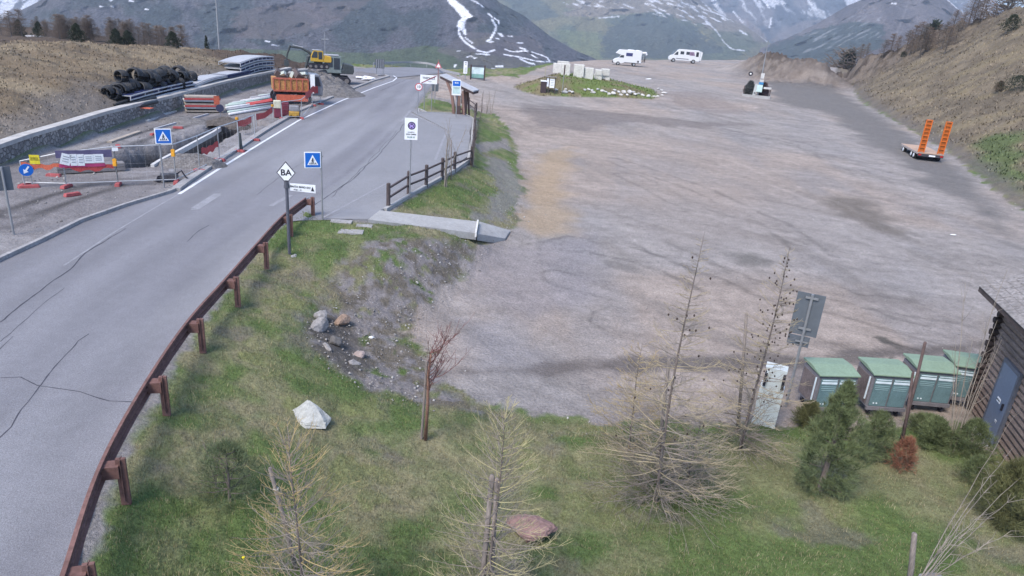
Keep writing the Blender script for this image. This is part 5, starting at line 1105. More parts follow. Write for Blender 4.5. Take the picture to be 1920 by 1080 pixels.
bd=MB().prism([(fx_(.0),z_(.55)),(fx_(.0),z_(.95)),(fx_(.25),z_(1.15)),(fx_(.95),z_(1.45)),(fx_(1.35),z_(2.0)),(fx_(.35),z_(2.25)),(fx_(1.0),z_(2.95)),(fx_(5.2),z_(3.0)),(fx_(5.3),z_(2.9)),(fx_(5.3),z_(.6)),(fx_(2.2),z_(.6)),(fx_(1.75),z_(.42)),(fx_(.35),z_(.42))],Wc,Matrix.Translation((0,Wc/2,0))).build('body',VW,t,bevel=.05)
MB().prism([(fx_(1.05),z_(1.5)),(fx_(1.95),z_(1.5)),(fx_(1.95),z_(1.95)),(fx_(1.42),z_(1.95))],.03,Matrix.Translation((0,-.012,0))).build('side_window',GL,t)
MB().box((fx_(2.95),-.012,z_(2.15)),(s_*1.25,.03,s_*.6)).build('side_window',PGL,t)
MB().box((fx_(2.12),-.008,z_(1.15)),(s_*.04,.015,s_*1.3)).box((fx_(1.0),-.008,z_(1.0)),(s_*.03,.015,s_*.8)).build('door_seam',GRY,t) if False else None
MB().box((fx_(4.75),-.012,z_(.95)),(s_*.32,.03,s_*.3)).build('service_hatch',BLACK,t)
MB().box((fx_(3.7),-.02,z_(.62)),(s_*3.2,.05,s_*.12)).build('skirt',GRY,t); MB().box((fx_(-.05),Wc/2,z_(.55)),(.25,Wc*.96,z_(.3))).build('front_bumper',GRY,t)
MB().prism([(fx_(1.0),z_(1.5)),(fx_(1.38),z_(2.0)),(fx_(1.36),z_(2.02)),(fx_(.94),z_(1.5))],Wc*.85,Matrix.Translation((-.04,Wc/2,0))).build('windscreen',GL,t)
for y in(.05,Wc-.05): wheel(t,fx_(.95),y,.36*s_*.95,side=-1 if y<1 else 1); wheel(t,fx_(4.0),y,.36*s_*.95,side=-1 if y<1 else 1)
for x,l in((1.8,.8),(3.2,1.2),(4.5,.6)): MB().box((fx_(x),Wc/2,z_(3.02)),(l*s_,.8,.10)).build('roof_hatch',[mat('roof_box_grey',(.25,.27,.30)),WHITE][x>3],t)
MB().tube([(fx_(5.3),.3,z_(2.6)),(fx_(6.1),.3,z_(2.65)),(fx_(6.25),.3,z_(2.3))],.22,8).build('awning_roll',VW,t)
xr_=fx_(5.3); MB().tube([(xr_,.4,z_(.8)),(xr_+.8,.4,z_(.8)),(xr_+.8,.4,z_(2.2))],.03,6).tube([(xr_+.8,.4,z_(.9)),(xr_+.8,1.8,z_(.9))],.03,6).tube([(xr_,1.8,z_(.8)),(xr_+.8,1.8,z_(.8)),(xr_+.8,1.8,z_(2.2))],.03,6).build('bicycle_rack',STEEL,t)
def bicycle(label,x,cm,yy):
    bt_=thing('bicycle',label,'bicycle',(0,0,0)); bt_.rotation_euler=(0,0,t.rotation_euler.z)
    q_=t.matrix_basis.to_translation() if False else Vector(t.location)+Matrix.Rotation(t.rotation_euler.z,3,'Z')@Vector((x,yy,z_(.95))); bt_.location=q_
    for y in(.35,1.38):
        MB().tube([(0,y+.33*math.cos(a),.33+.33*math.sin(a)) for a in np.linspace(0,2*math.pi,15)],.025,5,cap=False).build('wheel',TYRE,bt_)
    m=MB(); 
    for A_,B_ in(((0,.35,.33),(0,.62,.85)),((0,.62,.85),(0,1.18,.88)),((0,.72,.33),(0,1.18,.88)),((0,.72,.33),(0,.55,.90)),((0,.35,.33),(0,.72,.33)),((0,1.38,.33),(0,1.16,.98))): m.tube([A_,B_],.025,5)
    m.tube([(-.25,1.14,1.0),(.25,1.14,1.0)],.02,5); m.build('frame',cm,bt_); MB().box((0,.54,.93),(.1,.24,.06)).build('saddle',BLACK,bt_)
bicycle('white bicycle on the rear rack of the motorhome',fx_(5.75),WHITE,.2); bicycle('dark bicycle outermost on the rear rack of the motorhome',fx_(6.05),mat('bike_dark',(.05,.04,.06)),.1)
# ---- camper van (panel van) ----
b=lat(1282,118); k=1/pxm(b); Lc=58*k; t=thing('camper_van','white high roof van with dark side windows and open rear door, right of the motorhome','camper van',tuple(b),face_cam(b,.10)); s_=Lc/6.0; X0=-Lc/2
fx_=lambda v: X0+v*s_
z_=lambda v: v*s_*.98
MB().prism([(fx_(0),z_(.4)),(fx_(0),z_(.95)),(fx_(.35),z_(1.25)),(fx_(.75),z_(1.45)),(fx_(1.45),z_(2.25)),(fx_(1.95),z_(2.5)),(fx_(5.55),z_(2.5)),(fx_(5.9),z_(2.3)),(fx_(5.9),z_(.45))],2.05,Matrix.Translation((0,1.02,0))).build('body',VW,t,bevel=.07)
MB().prism([(fx_(.95),z_(1.4)),(fx_(1.7),z_(1.4)),(fx_(1.7),z_(2.0)),(fx_(1.42),z_(2.0))],.03,Matrix.Translation((0,-.012,0))).build('side_window',GL,t)
for x,w in((2.45,.7),(3.55,.65)): MB().box((fx_(x),-.012,z_(1.85)),(w*s_,.03,.55*s_)).build('side_window',GL,t)
MB().prism([(fx_(3.9),z_(1.45)),(fx_(4.9),z_(1.45)),(fx_(4.7),z_(2.15)),(fx_(3.9),z_(2.15))],.02,Matrix.Translation((0,-.012,0))).build('side_decal',mat('decal_mauve',(.22,.16,.24),var=((2,.5),)),t)
MB().box((fx_(5.35),-.012,z_(1.75)),(.5*s_,.03,.85*s_)).build('rear_window',BLACK,t)
MB().box((fx_(2.6),-.015,z_(.75)),(2.4*s_,.03,.12*s_)).build('side_strip',GRY,t); MB().prism([(fx_(.62),z_(1.42)),(fx_(1.45),z_(2.27)),(fx_(1.40),z_(2.30)),(fx_(.55),z_(1.42))],1.8,Matrix.Translation((-.03,1.02,0))).build('windscreen',GL,t)
o=MB().prism([(fx_(5.9),z_(.6)),(fx_(6.15),z_(.7)),(fx_(6.3),z_(2.2)),(fx_(5.95),z_(2.35))],.06,Matrix.Translation((0,-.05,0))).build('rear_door',VW,t)
MB().box((fx_(5.95),1.0,z_(.5)),(.15,1.9,z_(.25))).build('rear_bumper',GRY,t)
for y in(.05,2.0): wheel(t,fx_(.95),y,.37*s_,side=-1 if y<1 else 1); wheel(t,fx_(4.75),y,.37*s_,side=-1 if y<1 else 1)
MB().box((fx_(3.0),1.0,z_(2.55)),(1.2*s_,1.0,.12)).build('roof_hatch',mat('roof_box_grey'),t)
# ---- ramp trailer ----
b=at(1741,303); k=1/pxm(b); ang=face_cam(b,.30); t=thing('ramp_trailer','flat equipment trailer with two raised orange loading ramps at the lot edge','trailer',tuple(b),ang)
# local -Y = rear towards the camera
Wt=44*k; Lt=5.4; zt=.62; TO=mat('trailer_orange',(.55,.13,.02),rough=.6,var=((3,.15),)); DK=mat('deck_plank',(.42,.30,.23),rough=.9,var=((2,.15),(12,.2)),stretch=(.2,3,1))
MB().box((0,Lt/2,zt+.04),(Wt,Lt,.09)).build('deck',DK,t); MB().box((0,Lt/2,zt-.08),(Wt*.86,Lt*.96,.14)).build('chassis',mat('trailer_dark',(.05,.05,.06),rough=.7),t)
for sx in(-1,1): MB().box((sx*Wt*.5,Lt/2,zt+.0),(.06,Lt,.16)).build('side_rail',mat('rail_white_brown',(.42,.36,.33)),t)
for y in(.9,1.7,4.3):
    for sx in(-1,1): o=MB().disc((sx*Wt*.46,y,.33),.33,.22,'X',16).build('wheel',TYRE,t); MB().disc((sx*(Wt*.46+.12),y,.33),.17,.03,'X',12).build('hubcap',WHITE,o)
MB().box((0,-.05,zt-.12),(Wt,.08,.22)).build('rear_bar',mat('trailer_dark'),t); MB().box((.12,-.10,zt-.13),(.5,.02,.12)).build('number_plate',WHITE,t)
for sx,lab in((-1,1),(1,1)): MB().box((sx*Wt*.42,-.10,zt-.1),(.22,.03,.12)).build('tail_light',mat('tail_red',(.4,.02,.02)),t)
for sx in(-1,1):
    rp=MB(); x=sx*Wt*.375; w=.22; Hr=top(b,236)*.93 if sx<0 else top(b,236)*.93
    for s2 in(-1,1): rp.box((x+s2*w,.12,zt+Hr/2),(.07,.12,Hr))
    r_=rp.build('ramp',TO,t); n=9
    MB().box((x,.16,zt+Hr*.52),(w*2,.03,Hr*.9)).build('ramp_plate',mat('ramp_dark',(.30,.09,.02),rough=.8),r_)
    for i in range(n): MB().box((x,.10,zt+.18+i*(Hr-.2)/(n-1)),(w*2,.06,.07)).build('rung',TO,r_)
# ---- small planted island with service column and mast ----
b=at(1417,183); k=1/pxm(b); Wp=51*k; ang=face_cam(b,-.02)
t=thing('planter','low rectangular planter with pale kerb holding two dark junipers','planter',tuple(b),ang); dpt=3.2
m_=MB()
MB().box((0,0,.12),(Wp,.22,.4)).build('front_kerb',CONC,t); MB().box((0,dpt,.12),(Wp,.22,.4)).build('back_kerb',KERB,t)
for sx in(-1,1): MB().box((sx*(Wp/2-.11),dpt/2,.12),(.22,dpt-.22,.4)).build('side_kerb',KERB,t)
MB().box((0,dpt/2,.10),(Wp-.44,dpt-.22,.2)).build('soil',mat('dark_soil',(.06,.05,.045),rough=1,var=((3,.3),)),t)
for sx in(-1,1):
    MB().box((sx*(Wp/2-.15),.5,.75),(.10,.10,1.3)).build('post',mat('dark_timber'),t)
MB().box((Wp/2-.6,.3,1.35),(1.0,.25,.25)).build('white_ledge',mat('plate_pale'),t)
def loc_of(t_,v): return np.array(t_.location)+np.array(Matrix.Rotation(t_.rotation_euler.z,3,'Z')@Vector(v))
c=loc_of(t,(-4.5*k,.25,0)); t2=thing('service_column','leaning narrow white service column at the front of the planter','column',tuple(c),ang); MB().prism([(-2.8*k,0),(2.2*k,0),(4.2*k,22*k),(3*k,24*k),(-.5*k,24*k),(-1.3*k,22*k)],.5,Matrix.Translation((0,.25,0))).build('body',mat('column_grey',(.42,.44,.44),rough=.6),t2); MB().box((.8*k,-.02,8*k),(3*k,.04,1.5*k)).build('slot',BLACK,t2)
c=loc_of(t,(2.6*k,.6,0)); t3=signpost('mast','tall leaning mast with stacked blue and white sign plates above the planter','mast',c,1,ang,.09); 
for o in list(t3.children): bpy.data.objects.remove(o)
hm_=top(c,76); MB().tube([(0,0,-.2),(.05,0,hm_*.4),(0,0,hm_)],[.11,.08,.04],8).build('pole',STEEL,t3)
for z0_,z1_,mm,w_ in((137,147,mat('plate_pale',(.40,.45,.46)),6.0),(149,153.5,mat('plate_pale'),7),(154,158,mat('plate_blue',(.04,.20,.42)),8)):
    MB().box((2.2*k,-.15,(top(c,z0_)+top(c,z1_))/2),(w_*k,.05,top(c,z0_)-top(c,z1_))).build('plate',mm,t3)
MB().box((1.0*k,-.3,(top(c,159)+top(c,172))/2),(10*k,.4,top(c,159)-top(c,172))).build('white_box',mat('pale_mint'),t3)
b=lat(1403,190); b=at(1403,192); h=top(b,134); b2_=at(1402,168); h=top(b2_,134); t4=signpost('round_sign','small round dark sign on a thin pole left of the planter mast','sign',b2_,h,face_cam(b2_),.03); kk=1/pxm(b2_); MB().disc((0,-.05,h-4*kk),4*kk,.04,'Y',16).build('disc',BLACK,t4); MB().disc((0,-.08,h-4*kk),1.6*kk,.02,'Y',12).build('centre',WHITE,[c_ for c_ in t4.children if c_.name.startswith('disc')][0])
JUN_AT=[(loc_of(t,(-14*k,1.2,.2)),22*k,7*k),(loc_of(t,(11.5*k,1.3,.2)),21*k,7*k)]
for i,(a,c,l) in enumerate(((1787,441,'small white litter scrap on the gravel above the bins'),(1216,149,'small white litter scrap on the gravel behind the island'),)):
    o=rock('litter',l,at(a,c),(.16,.1,.03) if i==0 else (.5,.2,.08),seed=3,m=WHITE,cat='litter',sink=0)
# ================= VEGETATION =================
def vec_noise(r,s): return Vector((r.uniform(-s,s),r.uniform(-s,s),r.uniform(-s,s)))
class TW:   # fast thin tube collector (3-sided), numpy output
    def __init__(s): s.v=[]; s.f=[]; s.n=0
    def strand(s,P,R0,R1,k=3):
        n=len(P); b=s.n
        for i,p in enumerate(P):
            t=(P[min(i+1,n-1)]-P[max(i-1,0)]); t=t.normalized() if t.length>1e-9 else Vector((0,0,1))
            a=Vector((0,0,1)) if abs(t.z)<.85 else Vector((1,0,0)); u=t.cross(a).normalized(); w=t.cross(u); r=R0+(R1-R0)*i/(n-1)
            for j in range(k):
                q_=2*math.pi*j/k; s.v.append(tuple(p+(u*math.cos(q_)+w*math.sin(q_))*r))
        for i in range(n-1):
            for j in range(k): a_=b+i*k+j; c_=b+i*k+(j+1)%k; s.f.append((a_,c_,c_+k,a_+k))
        s.n+=n*k
    def build(s,name,m,parent): return mesh_np(name,np.array(s.v),np.array(s.f),m,parent)
TWIG_T=mat('larch_twig_tan',(.36,.305,.205),rough=.8,var=((2,.25),)); TWIG_G=mat('larch_twig_grey',(.235,.205,.18),rough=.9,var=((2,.25),)); TWIG_O=mat('larch_twig_ochre',(.40,.31,.155),rough=.8,var=((2,.25),)); BARK=mat('larch_bark',(.15,.125,.115),rough=.95,var=((5,.3),),bump=(30,.5,.01)); CONE=mat('cone',(.05,.035,.03),rough=.9)
def larch(label,b,h,rad,seed,tw,dens=1.0,cones=0,tr=.05,base=.04,tip=None,lean=(0,0),up=.45,group=None,tws=.0032,inner=None,crown_pow=.8,side=1.0,tangle=0):
    r=random.Random(seed); t=thing('larch_tree',label,'larch',tuple(b),0,group)
    pts=[]; n=12
    for i in range(n+1):
        q_=i/n; pts.append(Vector((lean[0]*q_*h+.04*h*.3*math.sin(q_*4+seed),lean[1]*q_*h+.03*h*.3*math.cos(q_*3+seed),q_*h-.1*(i==0))))
    MB().tube(pts,[tr*(1-.93*(i/n)) for i in range(n+1)],7).build('trunk',BARK,t,smooth=True)
    def on(q_): 
        q_=max(0,min(.9999,q_))*n; i=int(q_); return pts[i].lerp(pts[i+1],q_-i)
    A_=TW(); B_=TW(); nb=int(h*15*dens); 
    for i in range(nb):
        q_=base+(1-base)*(i+r.random())/nb*.97; a=r.uniform(0,2*math.pi); L=rad*(1-q_)**crown_pow*r.uniform(.65,1.15)+.12
        p=on(q_); d=Vector((math.cos(a),math.sin(a),r.uniform(-.05,.35)+ (up*.6 if q_>.6 else 0))).normalized(); ns=7; P=[p]
        for s_ in range(ns):
            d=(d+Vector((0,0,up*(.02+.10*s_/ns)))+vec_noise(r,.10)).normalized(); P.append(P[-1]+d*L/ns)
        (B_ if (inner and r.random()<.6) else A_).strand(P,.0032+.010*L*(tr/.05),tws*.55,4)
        m=int((5+L*12)*side)
        for k in range(m):
            s_=r.uniform(.12,1)*ns; j=min(int(s_),ns-1); p2=P[j].lerp(P[j+1],s_-j); dd=(P[j+1]-P[j]).normalized()
            sd=dd.cross(Vector((0,0,1))).normalized()*r.choice((-1,1)); l2=L*r.uniform(.12,.42)*(1-.45*s_/ns)
            e=(dd*.75+sd*r.uniform(.3,.9)+Vector((0,0,r.uniform(-.25,.45)))).normalized(); Q=[p2,p2+e*l2*.5,p2+(e+Vector((0,0,.12))+vec_noise(r,.12))*l2]
            (B_ if (inner and s_/ns<.5) else A_).strand(Q,tws,tws*.45,3)
            if l2>.16 and r.random()<side:
                for _ in range(1):
                    e2=(e+vec_noise(r,.7)).normalized(); p3=p2+e*l2*r.uniform(.3,.8); A_.strand([p3,p3+e2*l2*.4],tws*.8,tws*.4,3)
    for i in range(tangle):
        a=r.uniform(0,6.28); L=rad*r.uniform(.35,.95); d=Vector((math.cos(a),math.sin(a),r.uniform(-.1,.9))).normalized(); P=[on(r.uniform(0,.12))+Vector((math.cos(a),math.sin(a),0))*r.uniform(0,.3)]
        for s_ in range(6): d=(d+Vector((0,0,-.10))+vec_noise(r,.22)).normalized(); P.append(P[-1]+d*L/6); P[-1].z=max(P[-1].z,.02)
        B_.strand(P,tws*1.3,tws*.5,3)
        for k in range(4): j=r.randint(1,5); e=(d+vec_noise(r,1)).normalized(); B_.strand([P[j],P[j]+e*L*.12,P[j]+(e+Vector((0,0,.3)))*L*.25],tws*.9,tws*.4,3)
    A_.build('branches',tw,t)
    if B_.n: B_.build('inner_branches',inner,t)
    if cones:
        m=MB(); 
        for i in range(cones):
            q_=r.uniform(.25,.92); a=r.uniform(0,6.28); l=rad*(1-q_)**.8*r.uniform(.1,.8); p=on(q_)+Vector((math.cos(a)*l,math.sin(a)*l,r.uniform(0,.15))); m.tube([p-Vector((0,0,.02)),p,p+Vector((0,0,.025))],[.008,.021,.008],5)
        o=m.build('cones',CONE,t); o['kind']='stuff'
    return t
def gnd(px,py): return at(px,py)
def hgt_for(b,py): return top(b,py)
b=gnd(1228,940); h=top(b,435); larch('tall bare grey larch in the middle distance, thick tangle of twigs at its foot',b,h,1.75,3,TWIG_T,2.1,25,.04,lean=(.0,0.0),inner=TWIG_G,tws=.0042,crown_pow=1.25,up=.3,side=.85,tangle=150)
b=gnd(1392,845); h=top(b,455); larch('bare larch with many dark cones, left of the white cabinet',b,h,1.5,5,TWIG_T,1.8,110,.04,inner=TWIG_G,tws=.0044,side=.8,tangle=70,crown_pow=1.05,up=.35)
b=gnd(1175,845); h=top(b,640); larch('short bushy ochre larch left of the tall grey larch',b,h,1.15,8,TWIG_O,2.0,0,.028,inner=TWIG_G,tws=.0042,tangle=40,crown_pow=.6)
b=atz(910,1180,-.05); b[2]=hz(b[0],b[1]); h=top(b,770); larch('pale green tan larch at the bottom centre, tied to a pair of stakes',b,h,1.05,11,mat('larch_twig_pale',(.40,.36,.20),rough=.8,var=((2,.2),)),3.0,0,.03,tws=.0036,inner=TWIG_G,up=.9,crown_pow=.5,side=.7)
b=atz(565,1190,.3); b[2]=hz(b[0],b[1]); h=top(b,815); larch('golden larch at the bottom left, beside a thin grey stake',b,h,1.0,13,TWIG_O,3.3,0,.025,tws=.0036,inner=TWIG_G,up=.95,crown_pow=.45,side=.75)
b=gnd(1290,905); larch('low spreading larch regrowth right of the tall grey larch',b,top(b,770),1.2,17,TWIG_T,2.4,0,.02,tws=.0040,inner=TWIG_G,crown_pow=.5,up=.3)
# stakes
def stake(label,pb,pt,r=.045,cm=None,rope=False,dx=0):
    b=gnd(*pb) if pb[1]<1080 else (lambda p:np.array([p[0],p[1],hz(p[0],p[1])]))(atz(pb[0],pb[1],-.05)); h=top(b,pt[1]); k=1/pxm(b+np.array([0,0,h]))
    # sideways lean so that the top reaches pt
    w=np.array([b[0],b[1],b[2]+h]); x=960+F*((w-CAM)@RT)/((w-CAM)@FW); d=(pt[0]-x)*k
    t=thing('stake',label,'stake',tuple(b)); MB().tube([(0,0,-.2),(d*.5,0,h*.5),(d,0,h-.02),(d,0,h)],[r,r*.95,r*.85,r*.6],9).build('post',cm or WOODG,t,smooth=True)
    if rope: MB().disc((d*.8,0,h*.8),r*1.25,.03,'Z',9).build('tie',mat('pale_tie',(.5,.48,.42)),t)
    return t
stake('grey round stake inside the tall bare larch',(1232,885),(1255,672),.042); stake('left of the twin thick stakes at the bottom centre',(897,1170),(923,890),.045)
stake('right of the twin thick stakes at the bottom centre, slightly lower cut',(915,1172),(932,897),.04); stake('thin grey stake leaning left at the bottom left larch',(560,1100),(506,880),.035,rope=True)
stake('grey stake inside the larch with cones',(1384,810),(1400,590),.04); stake('dark stake leaning right in front of the third waste bin',(1688,835),(1735,642),.04,mat('dark_stake',(.12,.085,.08),rough=.9,var=((5,.3),)),)
stake('short grey stump stake near the bottom right corner',(1708,1110),(1715,1002),.05)
stake('second brown stake crossing the third waste bin, upright',(1692,840),(1712,700),.035,mat('dark_stake'))
# young rowan with red-brown twigs and stake
RB=mat('rowan_bark',(.20,.115,.085),rough=.8,var=((4,.2),(25,.2))); RT_=mat('rowan_twig',(.17,.085,.08),rough=.8,var=((4,.2),))
b=gnd(797,828); h=top(b,615); t=thing('young_tree','young red brown leafless tree tied to a stake on the near grass','tree',tuple(b)); r=random.Random(5)
MB().tube([(0,0,-.1),(.03,0,h*.35),(.02,0,h*.6),(.06,0,h*.78)],[.042,.036,.03,.022],9).build('trunk',RB,t,smooth=True); MB().tube([(-.09,.02,-.1),(-.02,.02,h*.72)],  .028,8).build('stake',WOODG,t)
A_=TW()
for i in range(19):
    p=Vector((.04,0,h*(.45+.35*r.random()))); a=r.uniform(-1.0,1.2) if i%3 else r.uniform(0,6.28); d=Vector((math.cos(a),math.sin(a)*.8,r.uniform(.25,.9))).normalized(); L=h*r.uniform(.2,.42); P=[p]
    for s_ in range(7): d=(d+Vector((0,0,.10))+vec_noise(r,.16)).normalized(); P.append(P[-1]+d*L/7)
    A_.strand(P,.010,.003,4)
    for k in range(7):
        j=r.randint(1,6); e=(d+vec_noise(r,.9)).normalized(); l=L*r.uniform(.12,.35); A_.strand([P[j],P[j]+e*l*.5,P[j]+(e+Vector((0,0,.2)))*l],.006,.003,3)
A_.build('branches',RT_,t)
# thin saplings
SAP=mat('sapling_grey',(.27,.235,.20),rough=.8,var=((4,.25),)); SAPD=mat('sapling_dark',(.12,.10,.095),rough=.9,var=((4,.2),))
def sapling(label,b,h,n,spread,seed,m=SAP,r0=.016,group=None,lean=(0,0)):
    r=random.Random(seed); t=thing('sapling',label,'sapling',tuple(b),0,group); A_=TW()
    for i in range(n):
        hh=h*(1 if i==0 else r.uniform(.55,.97)); o=Vector((r.uniform(-.06,.06),r.uniform(-.06,.06),-.05)); a=r.uniform(0,6.28); P=[o]; d=Vector((lean[0]+spread*math.cos(a)*r.random(),lean[1]+spread*math.sin(a)*r.random(),1)).normalized()
        for s_ in range(9): d=(d+vec_noise(r,.05)).normalized(); P.append(P[-1]+d*hh/9)
        A_.strand(P,r0,r0*.25,5)
        for k in range(9):
            j=r.randint(3,8); e=(d+vec_noise(r,.8)).normalized(); l=hh*r.uniform(.05,.16); A_.strand([P[j],P[j]+e*l*.5,P[j]+(e+Vector((0,0,.25)))*l],r0*.35,r0*.15,3)
    A_.build('stems',m,t); return t
b=gnd(1783,850); sapling('tall pale multi stemmed sapling beside the hut corner',b,top(b,500),6,.22,21)
b=gnd(1800,800); sapling('thin grey sapling before the bin next to the hut',b,top(b,620),3,.12,22)
b=gnd(835,352); sapling('forked grey sapling by the fence, nearest the bay',b,top(b,215),5,.16,23,r0=.025); b=gnd(842,345); stake('short stake beside the fence sapling',(846,338),(846,262),.03)
b=gnd(885,312); sapling('slim sapling bunch at the fence corner',b,top(b,195),4,.10,24,SAPD,.03)
for i,(a,c,q_) in enumerate(((903,212,168),(912,215,170),(921,218,166))): b=gnd(a,c); sapling(['left','middle','right'][i]+' one of the three thin saplings behind the fence end',b,top(b,q_),2,.06,25+i,SAPD if i==0 else SAP,.03,'three saplings behind the fence')
b=gnd(405,905); sapling('small bare sapling in the grass near the guard rail',b,top(b,795),3,.2,30,SAP,.012)
# bare arching stems in the lower right corner
r=random.Random(3); b=atz(1700,1130,-.3); b[2]=hz(b[0],b[1]); t=thing('bare_shrub','sprawling leafless shrub with long arching stems in the bottom right corner','shrub',tuple(b)); A_=TW()
for (tx,ty,D_) in ((1915,760,1.0),(1900,840,.9),(1905,930,.9),(1870,900,.95),(1810,1000,1.0),(1850,960,1.05),(1780,1020,1),(1900,1000,1),(1840,1030,1.1),(1930,880,1)):
    e=atz(tx,ty,.9+r.uniform(-.2,.5)); e=Vector(e-b); mid=e*.45+Vector((0,0,.35+r.random()*.3)); P=[]
    for i in range(12): u=i/11; P.append(Vector((r.uniform(-.1,.1),0,0))*0+mid*2*u*(1-u)+e*u*u+vec_noise(r,.015))
    A_.strand(P,.009,.003,4)
    for k in range(10):
        j=r.randint(3,10); dd=(P[j+1]-P[j]).normalized(); ee=(dd+vec_noise(r,.7)).normalized(); l=r.uniform(.12,.5); A_.strand([P[j],P[j]+ee*l*.5,P[j]+(ee+vec_noise(r,.3))*l],.005,.002,3)
A_.build('stems',SAP,t)
# ---- needle foliage ----
def needle_bush(name,label,cat,b,h,rad,seed,m,leafn,top_pow=.7,nl=.09,trunk=True,group=None,sq=1.0,mb=None,tuft=7,wd=.007):
    r=np.random.default_rng(seed); t=thing(name,label,cat,tuple(b),0,group)
    V=[];Fc=[];cc=0
    n=leafn; q_=r.random(n)**.8; th=r.random(n)*2*np.pi
    lob=1+.28*np.sin(th*3+seed)+.2*np.sin(th*5+q_*7+seed*2)+.22*np.sin(q_*22+th*2)
    prof=np.where(q_<.25,.55+1.8*q_,(1-(q_-.25)/.75)**top_pow); rr_=rad*prof*lob*np.sqrt(r.uniform(.25,1,n)); 
    C_=np.stack([rr_*np.cos(th),rr_*np.sin(th)*sq,q_*h*.97+.03*h],-1)
    out=C_-np.array([0,0,h*.25]); out/=np.linalg.norm(out,axis=1,keepdims=True)
    axis=out+r.normal(0,.35,(n,3))+np.array([0,0,.55]); axis/=np.linalg.norm(axis,axis=1,keepdims=True)
    reps=tuft; C2=np.repeat(C_,reps,0); A2=np.repeat(axis,reps,0); d=A2+r.normal(0,.55,A2.shape); d/=np.linalg.norm(d,axis=1,keepdims=True)
    L=nl*r.uniform(.6,1.3,(len(d),1)); side=np.cross(d,r.normal(0,1,d.shape)); side/=np.linalg.norm(side,axis=1,keepdims=True); st=C2+A2*r.uniform(-.05,.05,(len(d),1))
    V=np.stack([st-side*wd*.5,st+side*wd*.5,st+d*L+side*wd*.2,st+d*L-side*wd*.2],1).reshape(-1,3); Fq_=np.arange(len(V)).reshape(-1,4)
    if m.name=='needles_dark' and False: pass
    mesh_np('foliage',V,Fq_,m,t)
    if trunk:
        MB().tube([(0,0,-.1),(.02,0,h*.5),(0,0,h*.92)],[.05*h/1.8,.03*h/1.8,.008],7).build('trunk',BARK,t)
        A_=TW(); rg=random.Random(seed)
        for i in range(26):
            z=h*rg.uniform(.08,.85); a=rg.uniform(0,6.28); l=rad*(1-z/h)**top_pow*.85; A_.strand([Vector((0,0,z)),Vector((math.cos(a)*l*.5,math.sin(a)*l*.5,z+.02)),Vector((math.cos(a)*l,math.sin(a)*l,z+.25*l))],.012,.005,4)
        A_.build('branches',BARK,t)
    return t
NG=mat('needles_green',(.12,.15,.07),rough=.7,var=((1.5,.25),(6,.35),(25,.25))); NO=mat('needles_olive',(.12,.125,.055),rough=.7,var=((2,.3),(8,.35))); ND=mat('needles_dark',(.045,.058,.042),rough=.8,var=((.4,.3),(3,.3))); NRed=mat('needles_rust',(.22,.10,.065),rough=.8,var=((4,.3),))
b=gnd(1535,925); h=top(b,722); needle_bush('stone_pine','bushy green stone pine in front of the waste bins','pine',b,h,.64,3,NG,1000,.75,.12,tuft=30,wd=.006)
for i,(a,c,tp,w,l) in enumerate(((1632,858,785,.42,'round green dwarf pine right of the stone pine'),(1745,840,796,.40,'low dwarf pine behind the rust red shrub'),(1812,858,800,.48,'dwarf pine at the foot of the pale sapling by the hut'),(1822,905,868,.30,'small leafy dwarf pine seedling nearest the hut door'),(1512,800,765,.30,'olive dwarf pine tucked beside the first waste bin'),(1735,815,790,.45,'dark dwarf pine close to the wheels of the third bin'))):
    b=gnd(a,c); needle_bush('dwarf_pine',l,'shrub',b,top(b,tp)*1.0+.12,w,40+i,NG if i!=4 else NO,1500 if i!=3 else 600,.45,.085,trunk=False,tuft=7)
b=gnd(1688,880); needle_bush('dead_shrub','small rust red dead conifer between the green dwarf pines','shrub',b,top(b,815)-.12,.29,50,NRed,600,.5,.08,trunk=False)
b=gnd(1885,985); needle_bush('dwarf_pine','olive dwarf pine at the right edge below the hut door','shrub',b,top(b,890)+.25,.62,51,NO,2600,.5,.13,trunk=False)
b=gnd(430,935); needle_bush('stone_pine','dim low young pine in the grass left of the golden larch','pine',b,top(b,835),.6,52,mat('needles_dull',(.10,.13,.065),rough=.8,var=((2,.3),(8,.3))),700,.5,.12,trunk=True,wd=.005)
for i,(p,hh,ww) in enumerate(JUN_AT): needle_bush('juniper',['left dark pointed juniper in the planter','right dark reddish juniper in the planter'][i],'juniper',p,hh,ww,60+i,[mat('juniper_green',(.12,.13,.13),var=((.8,.3),(4,.3))),mat('juniper_red',(.15,.11,.12),var=((.8,.3),(4,.3)))][i],1500,.45,.30,trunk=False,tuft=6,wd=.06)
# hill conifers and far shrubs
def place_bush(name,label,cat,p,h,rad,seed,m,n=500,pw=.6,grp=None): return needle_bush(name,label,cat,p,h,rad,seed,m,n*2,pw,h*.055,trunk=False,group=grp,tuft=7,wd=h*.014)
def hp(px,py,D):
    p=atd(px,py,D); return np.array([p[0],p[1],hz(p[0],p[1])])
g1='dark evergreens on the left plateau'
for i,(a,yb,yt,D_,w,l) in enumerate(((37,62,38,135,9,'dark pointed evergreen far left on the plateau'),(146,76,45,78,14,'largest round dark evergreen on the left crest'),(72,52,42,150,10,'wide low dark evergreen behind the snow scraps'),(218,73,55,95,12,'left dark evergreen of the clump past the crest top'),(240,74,58,96,13,'right dark evergreen of the clump past the crest top'),(324,86,60,90,14,'grey green conical evergreen at the right end of the crest'),(387,83,68,105,4,'thin dark dead snag near the tall mast'))):
    p=hp(a,yb,D_); k=1/pxm(p); h=top(p,yt); place_bush('evergreen',l,'tree',p,h,max(w*k,.3),70+i,ND,520 if w>5 else 160,.6,g1)
